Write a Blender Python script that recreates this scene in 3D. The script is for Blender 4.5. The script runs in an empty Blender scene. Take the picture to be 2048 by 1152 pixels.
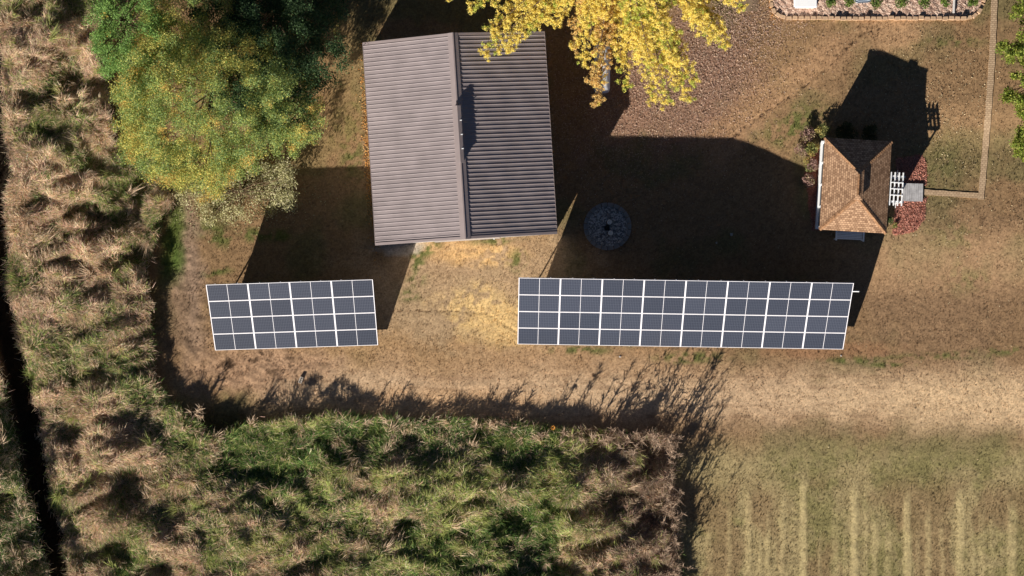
import bpy, bmesh, math, random
import numpy as np
from mathutils import Vector, Matrix

random.seed(7)
RNG = np.random.default_rng(11)
SC = bpy.context.scene
COL = SC.collection
R = math.radians

# ------------------------------------------------------------------ camera, sky, sun, exposure
H = 107.0                 # drone height, metres
F = 3852.0                # focal length in pixels of a 2048 wide frame
cam_d = bpy.data.cameras.new("camera")
cam = bpy.data.objects.new("camera", cam_d)
COL.objects.link(cam)
cam.location = (0, 0, H)
cam.rotation_euler = (0, 0, 0)
cam_d.sensor_width = 36.0
cam_d.lens = 36.0 * F / 2048.0
cam_d.clip_start = 1.0
cam_d.clip_end = 3000.0
SC.camera = cam

SUN_EL = R(21.5)
SUN_AZ = R(29.5)          # shadows run this far clockwise from +Y
world = bpy.data.worlds.new("World")
SC.world = world
world.use_nodes = True
wn = world.node_tree
for n in list(wn.nodes):
    wn.nodes.remove(n)
sky = wn.nodes.new("ShaderNodeTexSky")
sky.sky_type = 'NISHITA'
sky.sun_disc = False
sky.sun_elevation = SUN_EL
sky.sun_rotation = SUN_AZ + math.pi
sky.air_density = 0.32
sky.dust_density = 0.0
sky.ozone_density = 1.0
bg = wn.nodes.new("ShaderNodeBackground")
bg.inputs["Strength"].default_value = 0.05
wo = wn.nodes.new("ShaderNodeOutputWorld")
wn.links.new(sky.outputs[0], bg.inputs[0])
wn.links.new(bg.outputs[0], wo.inputs[0])

sun_d = bpy.data.lights.new("sun", 'SUN')
sun_d.energy = 5.0
sun_d.angle = R(0.5)
sun_d.color = (1.0, 0.94, 0.86)
sun = bpy.data.objects.new("sun", sun_d)
COL.objects.link(sun)
sd = Vector((math.sin(SUN_AZ) * math.cos(SUN_EL), math.cos(SUN_AZ) * math.cos(SUN_EL), -math.sin(SUN_EL)))
sun.rotation_euler = sd.to_track_quat('-Z', 'Y').to_euler()
sun.location = (-40, -70, 60)

SC.view_settings.view_transform = 'Standard'
SC.view_settings.look = 'None'
SC.view_settings.gamma = 1.0
SC.view_settings.exposure = 0.95


# ------------------------------------------------------------------ helpers
def S(r, g, b):
    def f(c):
        c /= 255.0
        return c / 12.92 if c <= 0.04045 else ((c + 0.055) / 1.055) ** 2.4
    return np.array([f(r), f(g), f(b)])


def P(px, py, z=0.0):
    """a point of the photograph (2048 wide) at height z, in metres"""
    k = (H - z) / F
    return Vector(((px - 1024.0) * k, (576.0 - py) * k, z))


_tab = np.random.default_rng(3).random((8, 256, 256))


def vnoise(x, y, seed=0):
    t = _tab[seed % 8]
    xi = np.floor(x).astype(np.int64)
    yi = np.floor(y).astype(np.int64)
    fx = x - xi
    fy = y - yi
    fx = fx * fx * (3 - 2 * fx)
    fy = fy * fy * (3 - 2 * fy)
    o = (seed // 8) * 37
    a = t[(xi + o) % 256, yi % 256]
    b = t[(xi + 1 + o) % 256, yi % 256]
    c = t[(xi + o) % 256, (yi + 1) % 256]
    d = t[(xi + 1 + o) % 256, (yi + 1) % 256]
    return (a * (1 - fx) + b * fx) * (1 - fy) + (c * (1 - fx) + d * fx) * fy


def fbm(x, y, seed=0, octaves=4, gain=0.5):
    s = 0.0
    a = 1.0
    tot = 0.0
    for i in range(octaves):
        s = s + a * vnoise(x * 2 ** i + 13.7 * i, y * 2 ** i - 7.3 * i, seed + i)
        tot += a
        a *= gain
    return s / tot


def sstep(a, b, x):
    t = np.clip((x - a) / (b - a), 0, 1)
    return t * t * (3 - 2 * t)


def to_px(X, Y):
    return 1024.0 + X * F / H, 576.0 - Y * F / H


def poly_mask(px, py, poly):
    inside = np.zeros(np.shape(px), bool)
    n = len(poly)
    for i in range(n):
        x0, y0 = poly[i]
        x1, y1 = poly[(i + 1) % n]
        if y0 == y1:
            continue
        c = ((y0 > py) != (y1 > py)) & (px < (x1 - x0) * (py - y0) / (y1 - y0) + x0)
        inside ^= c
    return inside


def seg_dist(px, py, pts):
    """distance in pixels to a polyline"""
    best = np.full(np.shape(px), 1e9)
    for (x0, y0), (x1, y1) in zip(pts[:-1], pts[1:]):
        dx, dy = x1 - x0, y1 - y0
        t = np.clip(((px - x0) * dx + (py - y0) * dy) / (dx * dx + dy * dy), 0, 1)
        best = np.minimum(best, np.hypot(px - x0 - t * dx, py - y0 - t * dy))
    return best


# ---- terrain
def ground_h(X, Y):
    """smooth ground height (arrays or numbers)"""
    X = np.asarray(X, float)
    Y = np.asarray(Y, float)
    px, py = to_px(X, Y)
    h = 0.85 * sstep(1440, 1665, px + 0.10 * (py - 300)) * sstep(600, 440, py) * sstep(-900, 120, py)
    h = h + 0.42 * sstep(1735, 1850, px) * sstep(310, 200, py) * sstep(-900, 120, py)
    h = h - 0.5 * np.exp(-(seg_dist(px, py, DITCH) / 34.0) ** 2)
    return h


DITCH = [(-8, -300), (-6, 80), (2, 300), (8, 480), (14, 620), (45, 760), (70, 880), (92, 1000), (128, 1152), (190, 1400)]


def gh(x, y):
    return float(ground_h(x, y))


def PG(px, py):
    """a photograph point on the ground"""
    p = P(px, py, 0)
    for _ in range(3):
        p = P(px, py, gh(p.x, p.y))
    return p


# ---- materials
def new_mat(name):
    m = bpy.data.materials.new(name)
    m.use_nodes = True
    nt = m.node_tree
    b = nt.nodes["Principled BSDF"]
    return m, nt, b


def plain_mat(name, rgb, rough=0.7, metallic=0.0, var=0.12, scale=6.0, spec=0.4, bump=0.0):
    m, nt, b = new_mat(name)
    tc = nt.nodes.new("ShaderNodeTexCoord")
    nz = nt.nodes.new("ShaderNodeTexNoise")
    nz.inputs["Scale"].default_value = scale
    nz.inputs["Detail"].default_value = 6
    nt.links.new(tc.outputs["Object"], nz.inputs["Vector"])
    cr = nt.nodes.new("ShaderNodeValToRGB")
    a = [max(0, c * (1 - var * 1.6)) for c in rgb]
    c2 = [min(1, c * (1 + var * 1.6)) for c in rgb]
    cr.color_ramp.elements[0].position = 0.25
    cr.color_ramp.elements[1].position = 0.75
    cr.color_ramp.elements[0].color = (*a, 1)
    cr.color_ramp.elements[1].color = (*c2, 1)
    nt.links.new(nz.outputs[0], cr.inputs[0])
    nt.links.new(cr.outputs[0], b.inputs["Base Color"])
    b.inputs["Roughness"].default_value = rough
    b.inputs["Metallic"].default_value = metallic
    b.inputs["Specular IOR Level"].default_value = spec
    if bump > 0:
        bp = nt.nodes.new("ShaderNodeBump")
        bp.inputs["Strength"].default_value = bump
        bp.inputs["Distance"].default_value = 0.02
        nt.links.new(nz.outputs[0], bp.inputs["Height"])
        nt.links.new(bp.outputs[0], b.inputs["Normal"])
    return m


def attr_mat(name, translucent=0.0, rough=0.8, spec=0.15, speckle=0.0):
    m, nt, b = new_mat(name)
    at = nt.nodes.new("ShaderNodeAttribute")
    at.attribute_name = "Col"
    src = at.outputs["Color"]
    if speckle > 0:
        tc = nt.nodes.new("ShaderNodeTexCoord")
        out = src
        for sc_, amt in ((9.0, speckle), (31.0, speckle * 0.9)):
            nz = nt.nodes.new("ShaderNodeTexNoise")
            nz.inputs["Scale"].default_value = sc_
            nz.inputs["Detail"].default_value = 3
            nt.links.new(tc.outputs["Object"], nz.inputs["Vector"])
            mr = nt.nodes.new("ShaderNodeMapRange")
            mr.inputs[1].default_value = 0.3
            mr.inputs[2].default_value = 0.7
            mr.inputs[3].default_value = 1 - amt
            mr.inputs[4].default_value = 1 + amt
            nt.links.new(nz.outputs[0], mr.inputs[0])
            mx = nt.nodes.new("ShaderNodeVectorMath")
            mx.operation = 'SCALE'
            nt.links.new(out, mx.inputs[0])
            nt.links.new(mr.outputs[0], mx.inputs["Scale"])
            out = mx.outputs[0]
        src = out
    nt.links.new(src, b.inputs["Base Color"])
    b.inputs["Roughness"].default_value = rough
    b.inputs["Specular IOR Level"].default_value = spec
    if translucent > 0:
        tr = nt.nodes.new("ShaderNodeBsdfTranslucent")
        nt.links.new(src, tr.inputs["Color"])
        mx = nt.nodes.new("ShaderNodeMixShader")
        mx.inputs[0].default_value = translucent
        out = nt.nodes["Material Output"]
        nt.links.new(b.outputs[0], mx.inputs[1])
        nt.links.new(tr.outputs[0], mx.inputs[2])
        nt.links.new(mx.outputs[0], out.inputs[0])
    return m


# ---- meshes
def np_mesh(name, verts, loops, totals, colors=None, smooth=False):
    me = bpy.data.meshes.new(name)
    verts = np.ascontiguousarray(verts, dtype=np.float32).reshape(-1, 3)
    loops = np.ascontiguousarray(loops, dtype=np.int32).ravel()
    totals = np.ascontiguousarray(totals, dtype=np.int32).ravel()
    me.vertices.add(len(verts))
    me.vertices.foreach_set("co", verts.ravel())
    me.loops.add(len(loops))
    me.loops.foreach_set("vertex_index", loops)
    me.polygons.add(len(totals))
    starts = np.zeros(len(totals), np.int32)
    starts[1:] = np.cumsum(totals)[:-1]
    me.polygons.foreach_set("loop_start", starts)
    me.polygons.foreach_set("loop_total", totals)
    if smooth:
        me.polygons.foreach_set("use_smooth", np.ones(len(totals), bool))
    me.update(calc_edges=True)
    if colors is not None:
        ca = me.color_attributes.new("Col", 'FLOAT_COLOR', 'POINT')
        c4 = np.ones((len(verts), 4), np.float32)
        c4[:, :3] = np.clip(colors, 0, 1)
        ca.data.foreach_set("color", c4.ravel())
    return me


def link(name, me, mat=None, parent=None, loc=None):
    o = bpy.data.objects.new(name, me)
    COL.objects.link(o)
    if mat is not None and me is not None and len(me.materials) == 0:
        me.materials.append(mat)
    if parent is not None:
        o.parent = parent
    if loc is not None:
        o.location = loc
    return o


def tag(o, label=None, cat=None, group=None, kind=None):
    if label:
        o["label"] = label
    if cat:
        o["category"] = cat
    if group:
        o["group"] = group
    if kind:
        o["kind"] = kind
    return o


def empty(name, loc, rz=0.0):
    o = bpy.data.objects.new(name, None)
    COL.objects.link(o)
    o.empty_display_size = 0.3
    o.location = loc
    o.rotation_euler = (0, 0, rz)
    return o


def copy_tree(o, parent=None):
    c = o.copy()
    COL.objects.link(c)
    if parent is not None:
        c.parent = parent
    for ch in list(o.children):
        copy_tree(ch, c)
    return c


class MB:
    """collects shapes and links them as ONE mesh"""

    def __init__(self):
        self.v = []
        self.f = []
        self.uv = {}

    def add(self, verts, faces, M=None):
        o = len(self.v)
        for p in verts:
            p = Vector(p)
            self.v.append(M @ p if M is not None else p)
        for f in faces:
            self.f.append(tuple(i + o for i in f))
        return self

    def box(self, x0, x1, y0, y1, z0, z1, M=None, b=0.0):
        if b <= 0:
            vs = [(x0, y0, z0), (x1, y0, z0), (x1, y1, z0), (x0, y1, z0), (x0, y0, z1), (x1, y0, z1), (x1, y1, z1), (x0, y1, z1)]
            fs = [(3, 2, 1, 0), (4, 5, 6, 7), (0, 1, 5, 4), (1, 2, 6, 5), (2, 3, 7, 6), (3, 0, 4, 7)]
            return self.add(vs, fs, M)
        bm = bmesh.new()
        bmesh.ops.create_cube(bm, size=1.0)
        for v in bm.verts:
            v.co = Vector(((x0 + x1) / 2 + v.co.x * (x1 - x0), (y0 + y1) / 2 + v.co.y * (y1 - y0), (z0 + z1) / 2 + v.co.z * (z1 - z0)))
        bmesh.ops.bevel(bm, geom=list(bm.edges), offset=b, segments=2, affect='EDGES')
        bm.verts.index_update()
        self.add([v.co.copy() for v in bm.verts], [[v.index for v in f.verts] for f in bm.faces], M)
        bm.free()
        return self

    def tube(self, pts, radii, n=8, caps=True):
        pts = [Vector(p) for p in pts]
        if not hasattr(radii, '__len__'):
            radii = [radii] * len(pts)
        vs, fs = [], []
        for i, p in enumerate(pts):
            d = (pts[min(i + 1, len(pts) - 1)] - pts[max(i - 1, 0)]).normalized()
            a = d.orthogonal().normalized()
            c = d.cross(a)
            for k in range(n):
                t = 2 * math.pi * k / n
                vs.append(p + (a * math.cos(t) + c * math.sin(t)) * radii[i])
        for i in range(len(pts) - 1):
            for k in range(n):
                k2 = (k + 1) % n
                fs.append((i * n + k, i * n + k2, (i + 1) * n + k2, (i + 1) * n + k))
        if caps:
            fs.append(tuple(range(n - 1, -1, -1)))
            fs.append(tuple((len(pts) - 1) * n + k for k in range(n)))
        return self.add(vs, fs)

    def prism(self, outline, z0, z1, M=None):
        n = len(outline)
        vs = [(x, y, z0) for x, y in outline] + [(x, y, z1) for x, y in outline]
        fs = [tuple(range(n - 1, -1, -1)), tuple(range(n, 2 * n))]
        fs += [(i, (i + 1) % n, n + (i + 1) % n, n + i) for i in range(n)]
        return self.add(vs, fs, M)

    def build(self, name, mat, parent=None, loc=None, smooth=False):
        me = bpy.data.meshes.new(name)
        me.from_pydata([tuple(v) for v in self.v], [], self.f)
        if smooth:
            me.polygons.foreach_set("use_smooth", np.ones(len(me.polygons), bool))
        me.update()
        return link(name, me, mat, parent, loc)


# ------------------------------------------------------------------ outlines read off the photograph
STAND_LEFT = [(8, -60), (6, 75), (12, 180), (26, 330), (24, 450), (22, 560), (42, 650), (70, 770), (92, 900), (112, 1010), (155, 1200),
              (420, 1200), (400, 1050), (410, 930), (450, 870), (395, 850), (335, 800), (312, 760), (300, 690), (304, 600), (292, 520), (322, 455), (345, 400), (330, 330),
              (240, 300), (228, 230), (205, 130), (206, -60)]
STAND_LOW = [(400, 1250), (385, 1050), (400, 930), (450, 880), (480, 850), (560, 842), (640, 838), (700, 834), (850, 842), (1000, 846), (1100, 860),
             (1200, 862), (1328, 868), (1340, 920), (1348, 1000), (1352, 1100), (1350, 1250)]
STAND_FAR = [(-420, -300), (-60, -300), (-55, 200), (-52, 480), (-44, 600), (-14, 690), (14, 770), (34, 850), (46, 920), (60, 980), (84, 1050), (102, 1130), (134, 1250), (-420, 1250)]
YARD_CURVE = [(560, 772), (760, 788), (900, 798), (1100, 790), (1400, 795), (1700, 792), (2060, 800)]


# ------------------------------------------------------------------ the ground: one sheet
def ground_color(px, py, full=True):
    """albedo of the ground, by what grows or lies there, plus a little painted shade"""
    x = px / 36.0
    y = py / 36.0
    n1 = fbm(x * 0.35, y * 0.35, 1, 5)
    n2 = fbm(x * 0.9 + 5, y * 0.9, 9, 4)
    n3 = fbm(x * 3.1, y * 3.1 + 3, 17, 3)
    n4 = fbm(x * 7.5, y * 7.5, 25, 2)
    brown = S(138, 111, 81)
    olive = S(112, 104, 70)
    tan = S(173, 146, 114)
    green = S(86, 96, 48)
    c = np.empty(np.shape(px) + (3,))
    c[...] = brown

    def mix(col, w):
        w = np.clip(w, 0, 1)[..., None]
        c[...] = c * (1 - w) + np.asarray(col) * w

    def blob(cx, cy, rx, ry, ang=0.0, soft=0.5, rag=0.6):
        a = R(ang)
        dx, dy = px - cx, py - cy
        u = (dx * math.cos(a) + dy * math.sin(a)) / rx
        v = (-dx * math.sin(a) + dy * math.cos(a)) / ry
        d = np.sqrt(u * u + v * v) + (n2 - 0.5) * rag * 1.6 + (n3 - 0.5) * rag * 0.8
        return sstep(1 + soft, 1 - soft, d)

    mix(olive, sstep(0.46, 0.66, n1) * 0.75)
    # centre yard: dry tan grass
    mix(tan, blob(930, 640, 260, 190) * 0.85)
    mix(S(160, 128, 90), blob(700, 740, 380, 70) * 0.8)
    mix(S(168, 134, 98), blob(1150, 760, 330, 75) * 0.8)
    # the worn track
    tr = seg_dist(px, py, YARD_CURVE)
    mix(S(180, 150, 118), sstep(105, 15, tr + (n2 - 0.5) * 50) * 0.8)
    mix(S(198, 169, 135), sstep(58, 4, tr + (n2 - 0.5) * 44) * 0.7)
    wheel = np.minimum(np.abs(tr - 17), np.abs(tr - 40))
    mix(S(142, 114, 88), sstep(5, 1.0, wheel + (n3 - 0.5) * 6) * sstep(0.38, 0.55, n2) * 0.55)
    mix(S(208, 178, 138), blob(1970, 800, 260, 48, 0, 0.8, 0.5) * 0.7)
    mix(S(186, 150, 112), blob(880, 806, 190, 28) * 0.7)
    # straw left by the array
    mix(S(214, 182, 126), blob(965, 625, 85, 48, 10) * sstep(0.30, 0.6, n3) * 0.95)
    mix(S(210, 176, 120), blob(1010, 650, 60, 40) * 0.7)
    mix(S(206, 170, 118), blob(970, 508, 75, 24) * sstep(0.35, 0.6, n3))
    mix(S(196, 158, 108), blob(900, 500, 60, 26) * 0.6)
    for gx, gy, rx, ry, a in ((858, 500, 26, 12, -30), (838, 535, 14, 36, -15), (815, 590, 22, 14, 0), (830, 562, 20, 12, 0), (985, 482, 40, 8, -3), (1035, 520, 18, 22, 0),
                              (1160, 700, 60, 8, 0), (1380, 716, 60, 12, 0), (690, 230, 32, 70, 5), (700, 310, 30, 40, 0), (430, 470, 40, 18, 20),
                              (505, 470, 30, 14, 0), (430, 545, 32, 9, -10), (560, 470, 24, 12, 0), (1590, 250, 60, 36, -20), (1880, 330, 40, 50, 0), (1900, 470, 50, 26, 0),
                              (1640, 35, 36, 8, 0), (1890, 90, 60, 12, 0), (1700, 720, 50, 8, 0), (1860, 712, 110, 8, -2), (1780, 730, 50, 6, 0), (2010, 700, 40, 10, 0), (1930, 560, 40, 26, 0)):
        mix(green, blob(gx, gy, rx, ry, a, 0.6, 0.9) * sstep(0.35, 0.6, n3) * 0.85)
    # right lawn
    mix(S(140, 113, 87), blob(1880, 560, 220, 150) * 0.55)
    mix(S(140, 112, 82), blob(1800, 210, 190, 180) * 0.45)
    mix(olive, blob(1880, 350, 70, 70) * 0.6)
    mix(S(150, 112, 82), blob(1650, 700, 130, 16) * 0.7)
    # litter ground under the golden tree
    mix(S(150, 117, 98), blob(1345, 180, 175, 120, -20) * 0.85)
    # scraped diagonal trail
    tl = seg_dist(px, py, [(1420, 310), (1480, 240), (1590, 150), (1690, 85), (1790, 60)])
    mix(S(164, 130, 97), sstep(50, 14, tl + (n2 - 0.5) * 60) * 0.7)
    mix(S(158, 126, 94), blob(1780, 62, 90, 24) * 0.6)
    cut = seg_dist(px, py, [(1452, 286), (1520, 232), (1600, 180), (1660, 130), (1700, 88), (1722, 70), (1758, 62)])
    mix(S(62, 45, 33), sstep(3.2, 1.0, cut + (n3 - 0.5) * 9) * sstep(0.50, 0.58, n2 * 0.4 + n4 * 0.6) * 0.9)
    mix(S(96, 72, 52), sstep(30, 12, tl) * sstep(0.66, 0.76, n3 * 0.6 + n4 * 0.4) * 0.7)
    mix(S(186, 172, 155), blob(796, 497, 42, 14, -6, 0.4, 0.9) * 0.8)
    # dirt by the reeds on the left
    mix(S(144, 121, 102), blob(375, 560, 34, 190, -4) * 0.85)
    mix(S(88, 104, 46), blob(345, 490, 22, 72, 6) * 0.9)
    mix(S(74, 92, 42), blob(358, 520, 14, 40, 0) * 0.7)
    mix(S(166, 134, 106), blob(510, 735, 140, 48) * 0.85)
    mix(S(62, 46, 34), blob(500, 735, 120, 40) * sstep(0.62, 0.72, n3) * 0.8)
    mix(S(128, 104, 80), blob(350, 660, 40, 80) * 0.6)
    # strip between the tree and the barn
    mix(S(150, 120, 84), blob(660, 200, 70, 160, 8) * 0.5)
    # rut line crossing the yard
    rut = seg_dist(px, py, [(788, 622), (900, 622), (970, 626), (1034, 664)])
    mix(S(84, 60, 42), sstep(2.6, 0.8, rut + (n3 - 0.5) * 4) * sstep(0.5, 0.62, n4) * 0.8)
    # mown field
    fld = sstep(855, 935, py + (n2 - 0.5) * 30) * sstep(1330, 1350, px)
    mix(S(160, 144, 104), fld * 0.9)
    mix(S(116, 111, 68), fld * sstep(0.46, 0.66, n1 * 0.5 + n2 * 0.3 + n3 * 0.2) * 0.7)
    mix(S(138, 115, 84), fld * sstep(0.48, 0.62, fbm(x * 0.5 + 31, y * 0.25, 60, 4)) * sstep(930, 1000, py) * 0.75)
    st = stripes(px, py, n2)
    mix(S(192, 173, 126), st * fld * 0.62)
    # soil under the reeds and in the ditch, with some shade painted in
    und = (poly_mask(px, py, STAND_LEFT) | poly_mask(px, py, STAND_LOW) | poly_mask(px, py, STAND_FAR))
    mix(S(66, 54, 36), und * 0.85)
    mix(S(34, 30, 25), sstep(46, 24, seg_dist(px, py, DITCH)) * 0.95)  # ditch soil darkened further, the marsh grass shade put into its colour
    mix(S(60, 56, 34), blob(440, 862, 60, 40) * 0.7)  # bush shadow painted on the ground in the notch between the stands
    # red bark under the arbour sides and round the summerhouse
    for poly in MULCH:
        mix(S(160, 98, 80), poly_mask(px + (n3 - 0.5) * 12, py + (n4 - 0.5) * 10, poly) * 0.9)
    c *= (0.76 + 0.48 * n4)[..., None]
    clod = sstep(0.66, 0.78, n4 * 0.6 + n3 * 0.4)
    c *= (1 - 0.42 * clod)[..., None]
    c *= (0.86 + 0.28 * n3)[..., None]
    return c


def stripes(px, py, n2):
    s = np.zeros(np.shape(px))
    for cx, w, top, a in ((1420, 7, 1050, .4), (1458, 6, 1010, .45), (1497, 8, 985, .6), (1520, 5, 1040, .35), (1640, 5, 1060, .4), (1690, 5, 1050, .3), (1732, 5, 1010, .35), (1835, 5, 1060, .35), (1945, 6, 1050, .45), (1536, 6, 1020, .5), (1566, 7, 985, .6), (1607, 9, 955, 1), (1672, 10, 1020, .45), (1709, 9, 965, 1), (1750, 8, 1035, .7),
                          (1776, 9, 1050, .45), (1815, 9, 985, 1), (1856, 8, 1020, .7), (1884, 6, 1040, .5), (1921, 10, 980, .9), (1964, 8, 1010, .4), (1984, 6, 1030, .4), (2025, 12, 1000, .7), (2075, 10, 980, .8)):
        s = np.maximum(s, a * np.exp(-((px - cx + (n2 - 0.5) * 7) / (w * 0.85)) ** 4) * sstep(top - 12, top + 25, py))
    return s


MULCH = [[(1786, 318), (1838, 312), (1846, 330), (1846, 372), (1804, 384), (1786, 380)],
         [(1786, 400), (1846, 396), (1843, 440), (1826, 462), (1796, 470), (1778, 470)],
         [(1606, 330), (1640, 290), (1650, 460), (1618, 462), (1612, 400)]]


def build_ground():
    xs = np.concatenate([-np.array([900, 500, 300, 190, 120, 80, 58, 46, 38, 33.0]), np.arange(-29.6, 29.61, 0.075), np.array([33, 38, 46, 58, 80, 120, 190, 300, 500, 900.0])])
    ys = np.concatenate([-np.array([900, 500, 300, 190, 120, 80, 50, 34, 25, 20.0]), np.arange(-17.2, 17.21, 0.075), np.array([20, 25, 34, 50, 80, 120, 190, 300, 500, 900.0])])
    X, Y = np.meshgrid(xs, ys)
    px, py = to_px(X, Y)
    Z = ground_h(X, Y)
    n3 = fbm(X * 2.2, Y * 2.2, 21, 3)
    n4 = fbm(X * 6.5, Y * 6.5, 29, 2)
    inner = (np.abs(X) < 29.7) & (np.abs(Y) < 17.3)
    rough = 0.030 * (n3 - 0.5) + 0.022 * (n4 - 0.5)
    dirt = np.exp(-(((px - 500) / 160) ** 2 + ((py - 735) / 50) ** 2)) + np.exp(-(((px - 380) / 40) ** 2 + ((py - 580) / 180) ** 2))
    rough = rough + dirt * 0.10 * (n3 - 0.5)
    cut = seg_dist(px, py, [(1452, 286), (1520, 232), (1600, 180), (1660, 130), (1700, 88), (1722, 70), (1758, 62)])
    rough = rough - 0.04 * np.exp(-(cut / 2.2) ** 2) * (n4 > 0.5)
    rut = seg_dist(px, py, [(788, 622), (900, 622), (970, 626), (1034, 664)])
    rough = rough - 0.035 * np.exp(-(rut / 2.2) ** 2) * (n4 > 0.45)
    rough = rough + 0.03 * stripes(px, py, fbm(px / 36 * 0.9 + 5, py / 36 * 0.9, 9, 4)) * sstep(930, 970, py)
    Z = Z + np.where(inner, rough, 0)
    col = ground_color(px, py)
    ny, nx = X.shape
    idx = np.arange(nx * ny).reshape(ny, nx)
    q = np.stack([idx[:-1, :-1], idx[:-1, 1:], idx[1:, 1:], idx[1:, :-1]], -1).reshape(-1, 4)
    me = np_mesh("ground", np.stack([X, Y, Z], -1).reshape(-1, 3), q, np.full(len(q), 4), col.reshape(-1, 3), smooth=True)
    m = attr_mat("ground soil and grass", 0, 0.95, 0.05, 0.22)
    tag(link("ground", me, m), kind="structure")


build_ground()


# ------------------------------------------------------------------ blades, leaves
def blades_mesh(name, base, tip, mid, width, col, colvar=0.25):
    """each blade: a quad and a tapering tip, built from numpy arrays"""
    n = len(base)
    d = tip - base
    ang = RNG.random(n) * 2 * np.pi
    side = np.stack([np.cos(ang), np.sin(ang), np.zeros(n)], -1)
    dd = d / np.maximum(np.linalg.norm(d, axis=1, keepdims=True), 1e-6)
    side = side - dd * np.sum(side * dd, 1, keepdims=True)
    side /= np.maximum(np.linalg.norm(side, axis=1, keepdims=True), 1e-6)
    w = width[:, None] * 0.5
    V = np.stack([base - side * w, base + side * w, mid - side * w * 0.8, mid + side * w * 0.8, tip], 1)
    i = np.arange(n)[:, None] * 5
    quads = i + np.array([[0, 1, 3, 2]])
    tris = i + np.array([[2, 3, 4]])
    loops = np.concatenate([quads.ravel(), tris.ravel()])
    tot = np.concatenate([np.full(n, 4), np.full(n, 3)])
    c = np.repeat(col[:, None, :], 5, 1)
    return np_mesh(name, V.reshape(-1, 3), loops, tot, c.reshape(-1, 3))


def leaf_mesh(name, pos, size, col, up=0.5, aspect=0.6, nrm=None):
    n = len(pos)
    v = RNG.normal(size=(n, 3))
    v[:, 2] = np.abs(v[:, 2]) + up
    v /= np.linalg.norm(v, axis=1, keepdims=True)
    a = RNG.normal(size=(n, 3))
    a -= v * np.sum(a * v, 1, keepdims=True)
    a /= np.linalg.norm(a, axis=1, keepdims=True)
    b = np.cross(v, a)
    s = size[:, None] * 0.5
    V = np.stack([pos - a * s, pos - b * s * aspect + a * s * 0.1, pos + a * s, pos + b * s * aspect + a * s * 0.1], 1)
    loops = np.arange(n * 4)
    c = np.repeat(col[:, None, :], 4, 1)
    return np_mesh(name, V.reshape(-1, 3), loops, np.full(n, 4), c.reshape(-1, 3))


M_REED = attr_mat("dry reed blades", 0.45, 0.8, 0.1)
M_LEAF = attr_mat("tree leaves", 0.40, 0.6, 0.2)
M_LITTER = attr_mat("dry fallen leaves", 0.1, 0.8, 0.1)


def rand_in(poly, n):
    """n random photograph points inside a polygon"""
    p = np.array(poly, float)
    lo, hi = p.min(0), p.max(0)
    out = []
    got = 0
    while got < n:
        q = lo + RNG.random((n * 2, 2)) * (hi - lo)
        q = q[poly_mask(q[:, 0], q[:, 1], poly)]
        out.append(q)
        got += len(q)
    return np.concatenate(out)[:n]


def clip_view(q, m=90):
    k = (q[:, 0] > -m) & (q[:, 0] < 2048 + m) & (q[:, 1] > -m) & (q[:, 1] < 1152 + m)
    return q[k]


def pick(p, a, b):
    """each blade is either kind a (chance p) or kind b"""
    return np.where((RNG.random(len(p)) < p)[:, None], a, b)


def canopy(px, py, seed):
    x, y = px / 36.0, py / 36.0
    wx = x + 0.9 * (fbm(x * 0.5, y * 0.5 + 11, seed + 3, 2) - 0.5)
    wy = y + 0.9 * (fbm(x * 0.5 + 7, y * 0.5, seed + 5, 2) - 0.5)
    u, v = wx * 0.94 - wy * 0.34, wx * 0.34 + wy * 0.94
    rel = fbm(u * 0.44, v * 0.88, seed, 5, 0.58)
    patchy = 0.55 + 0.75 * sstep(0.35, 0.65, fbm(wx * 0.16, wy * 0.16, seed + 14, 2))
    patchy = patchy * (0.42 + 0.50 * sstep(60, 190, px + 0.10 * (600 - py)))
    patchy = patchy * (1 + 0.30 * sstep(420, 520, px) * sstep(800, 860, py)) * (1 + 0.6 * (seed == 120))
    return np.clip(0.80 + 2.7 * (rel - 0.5) * patchy, 0.08, 1.5)


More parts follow.
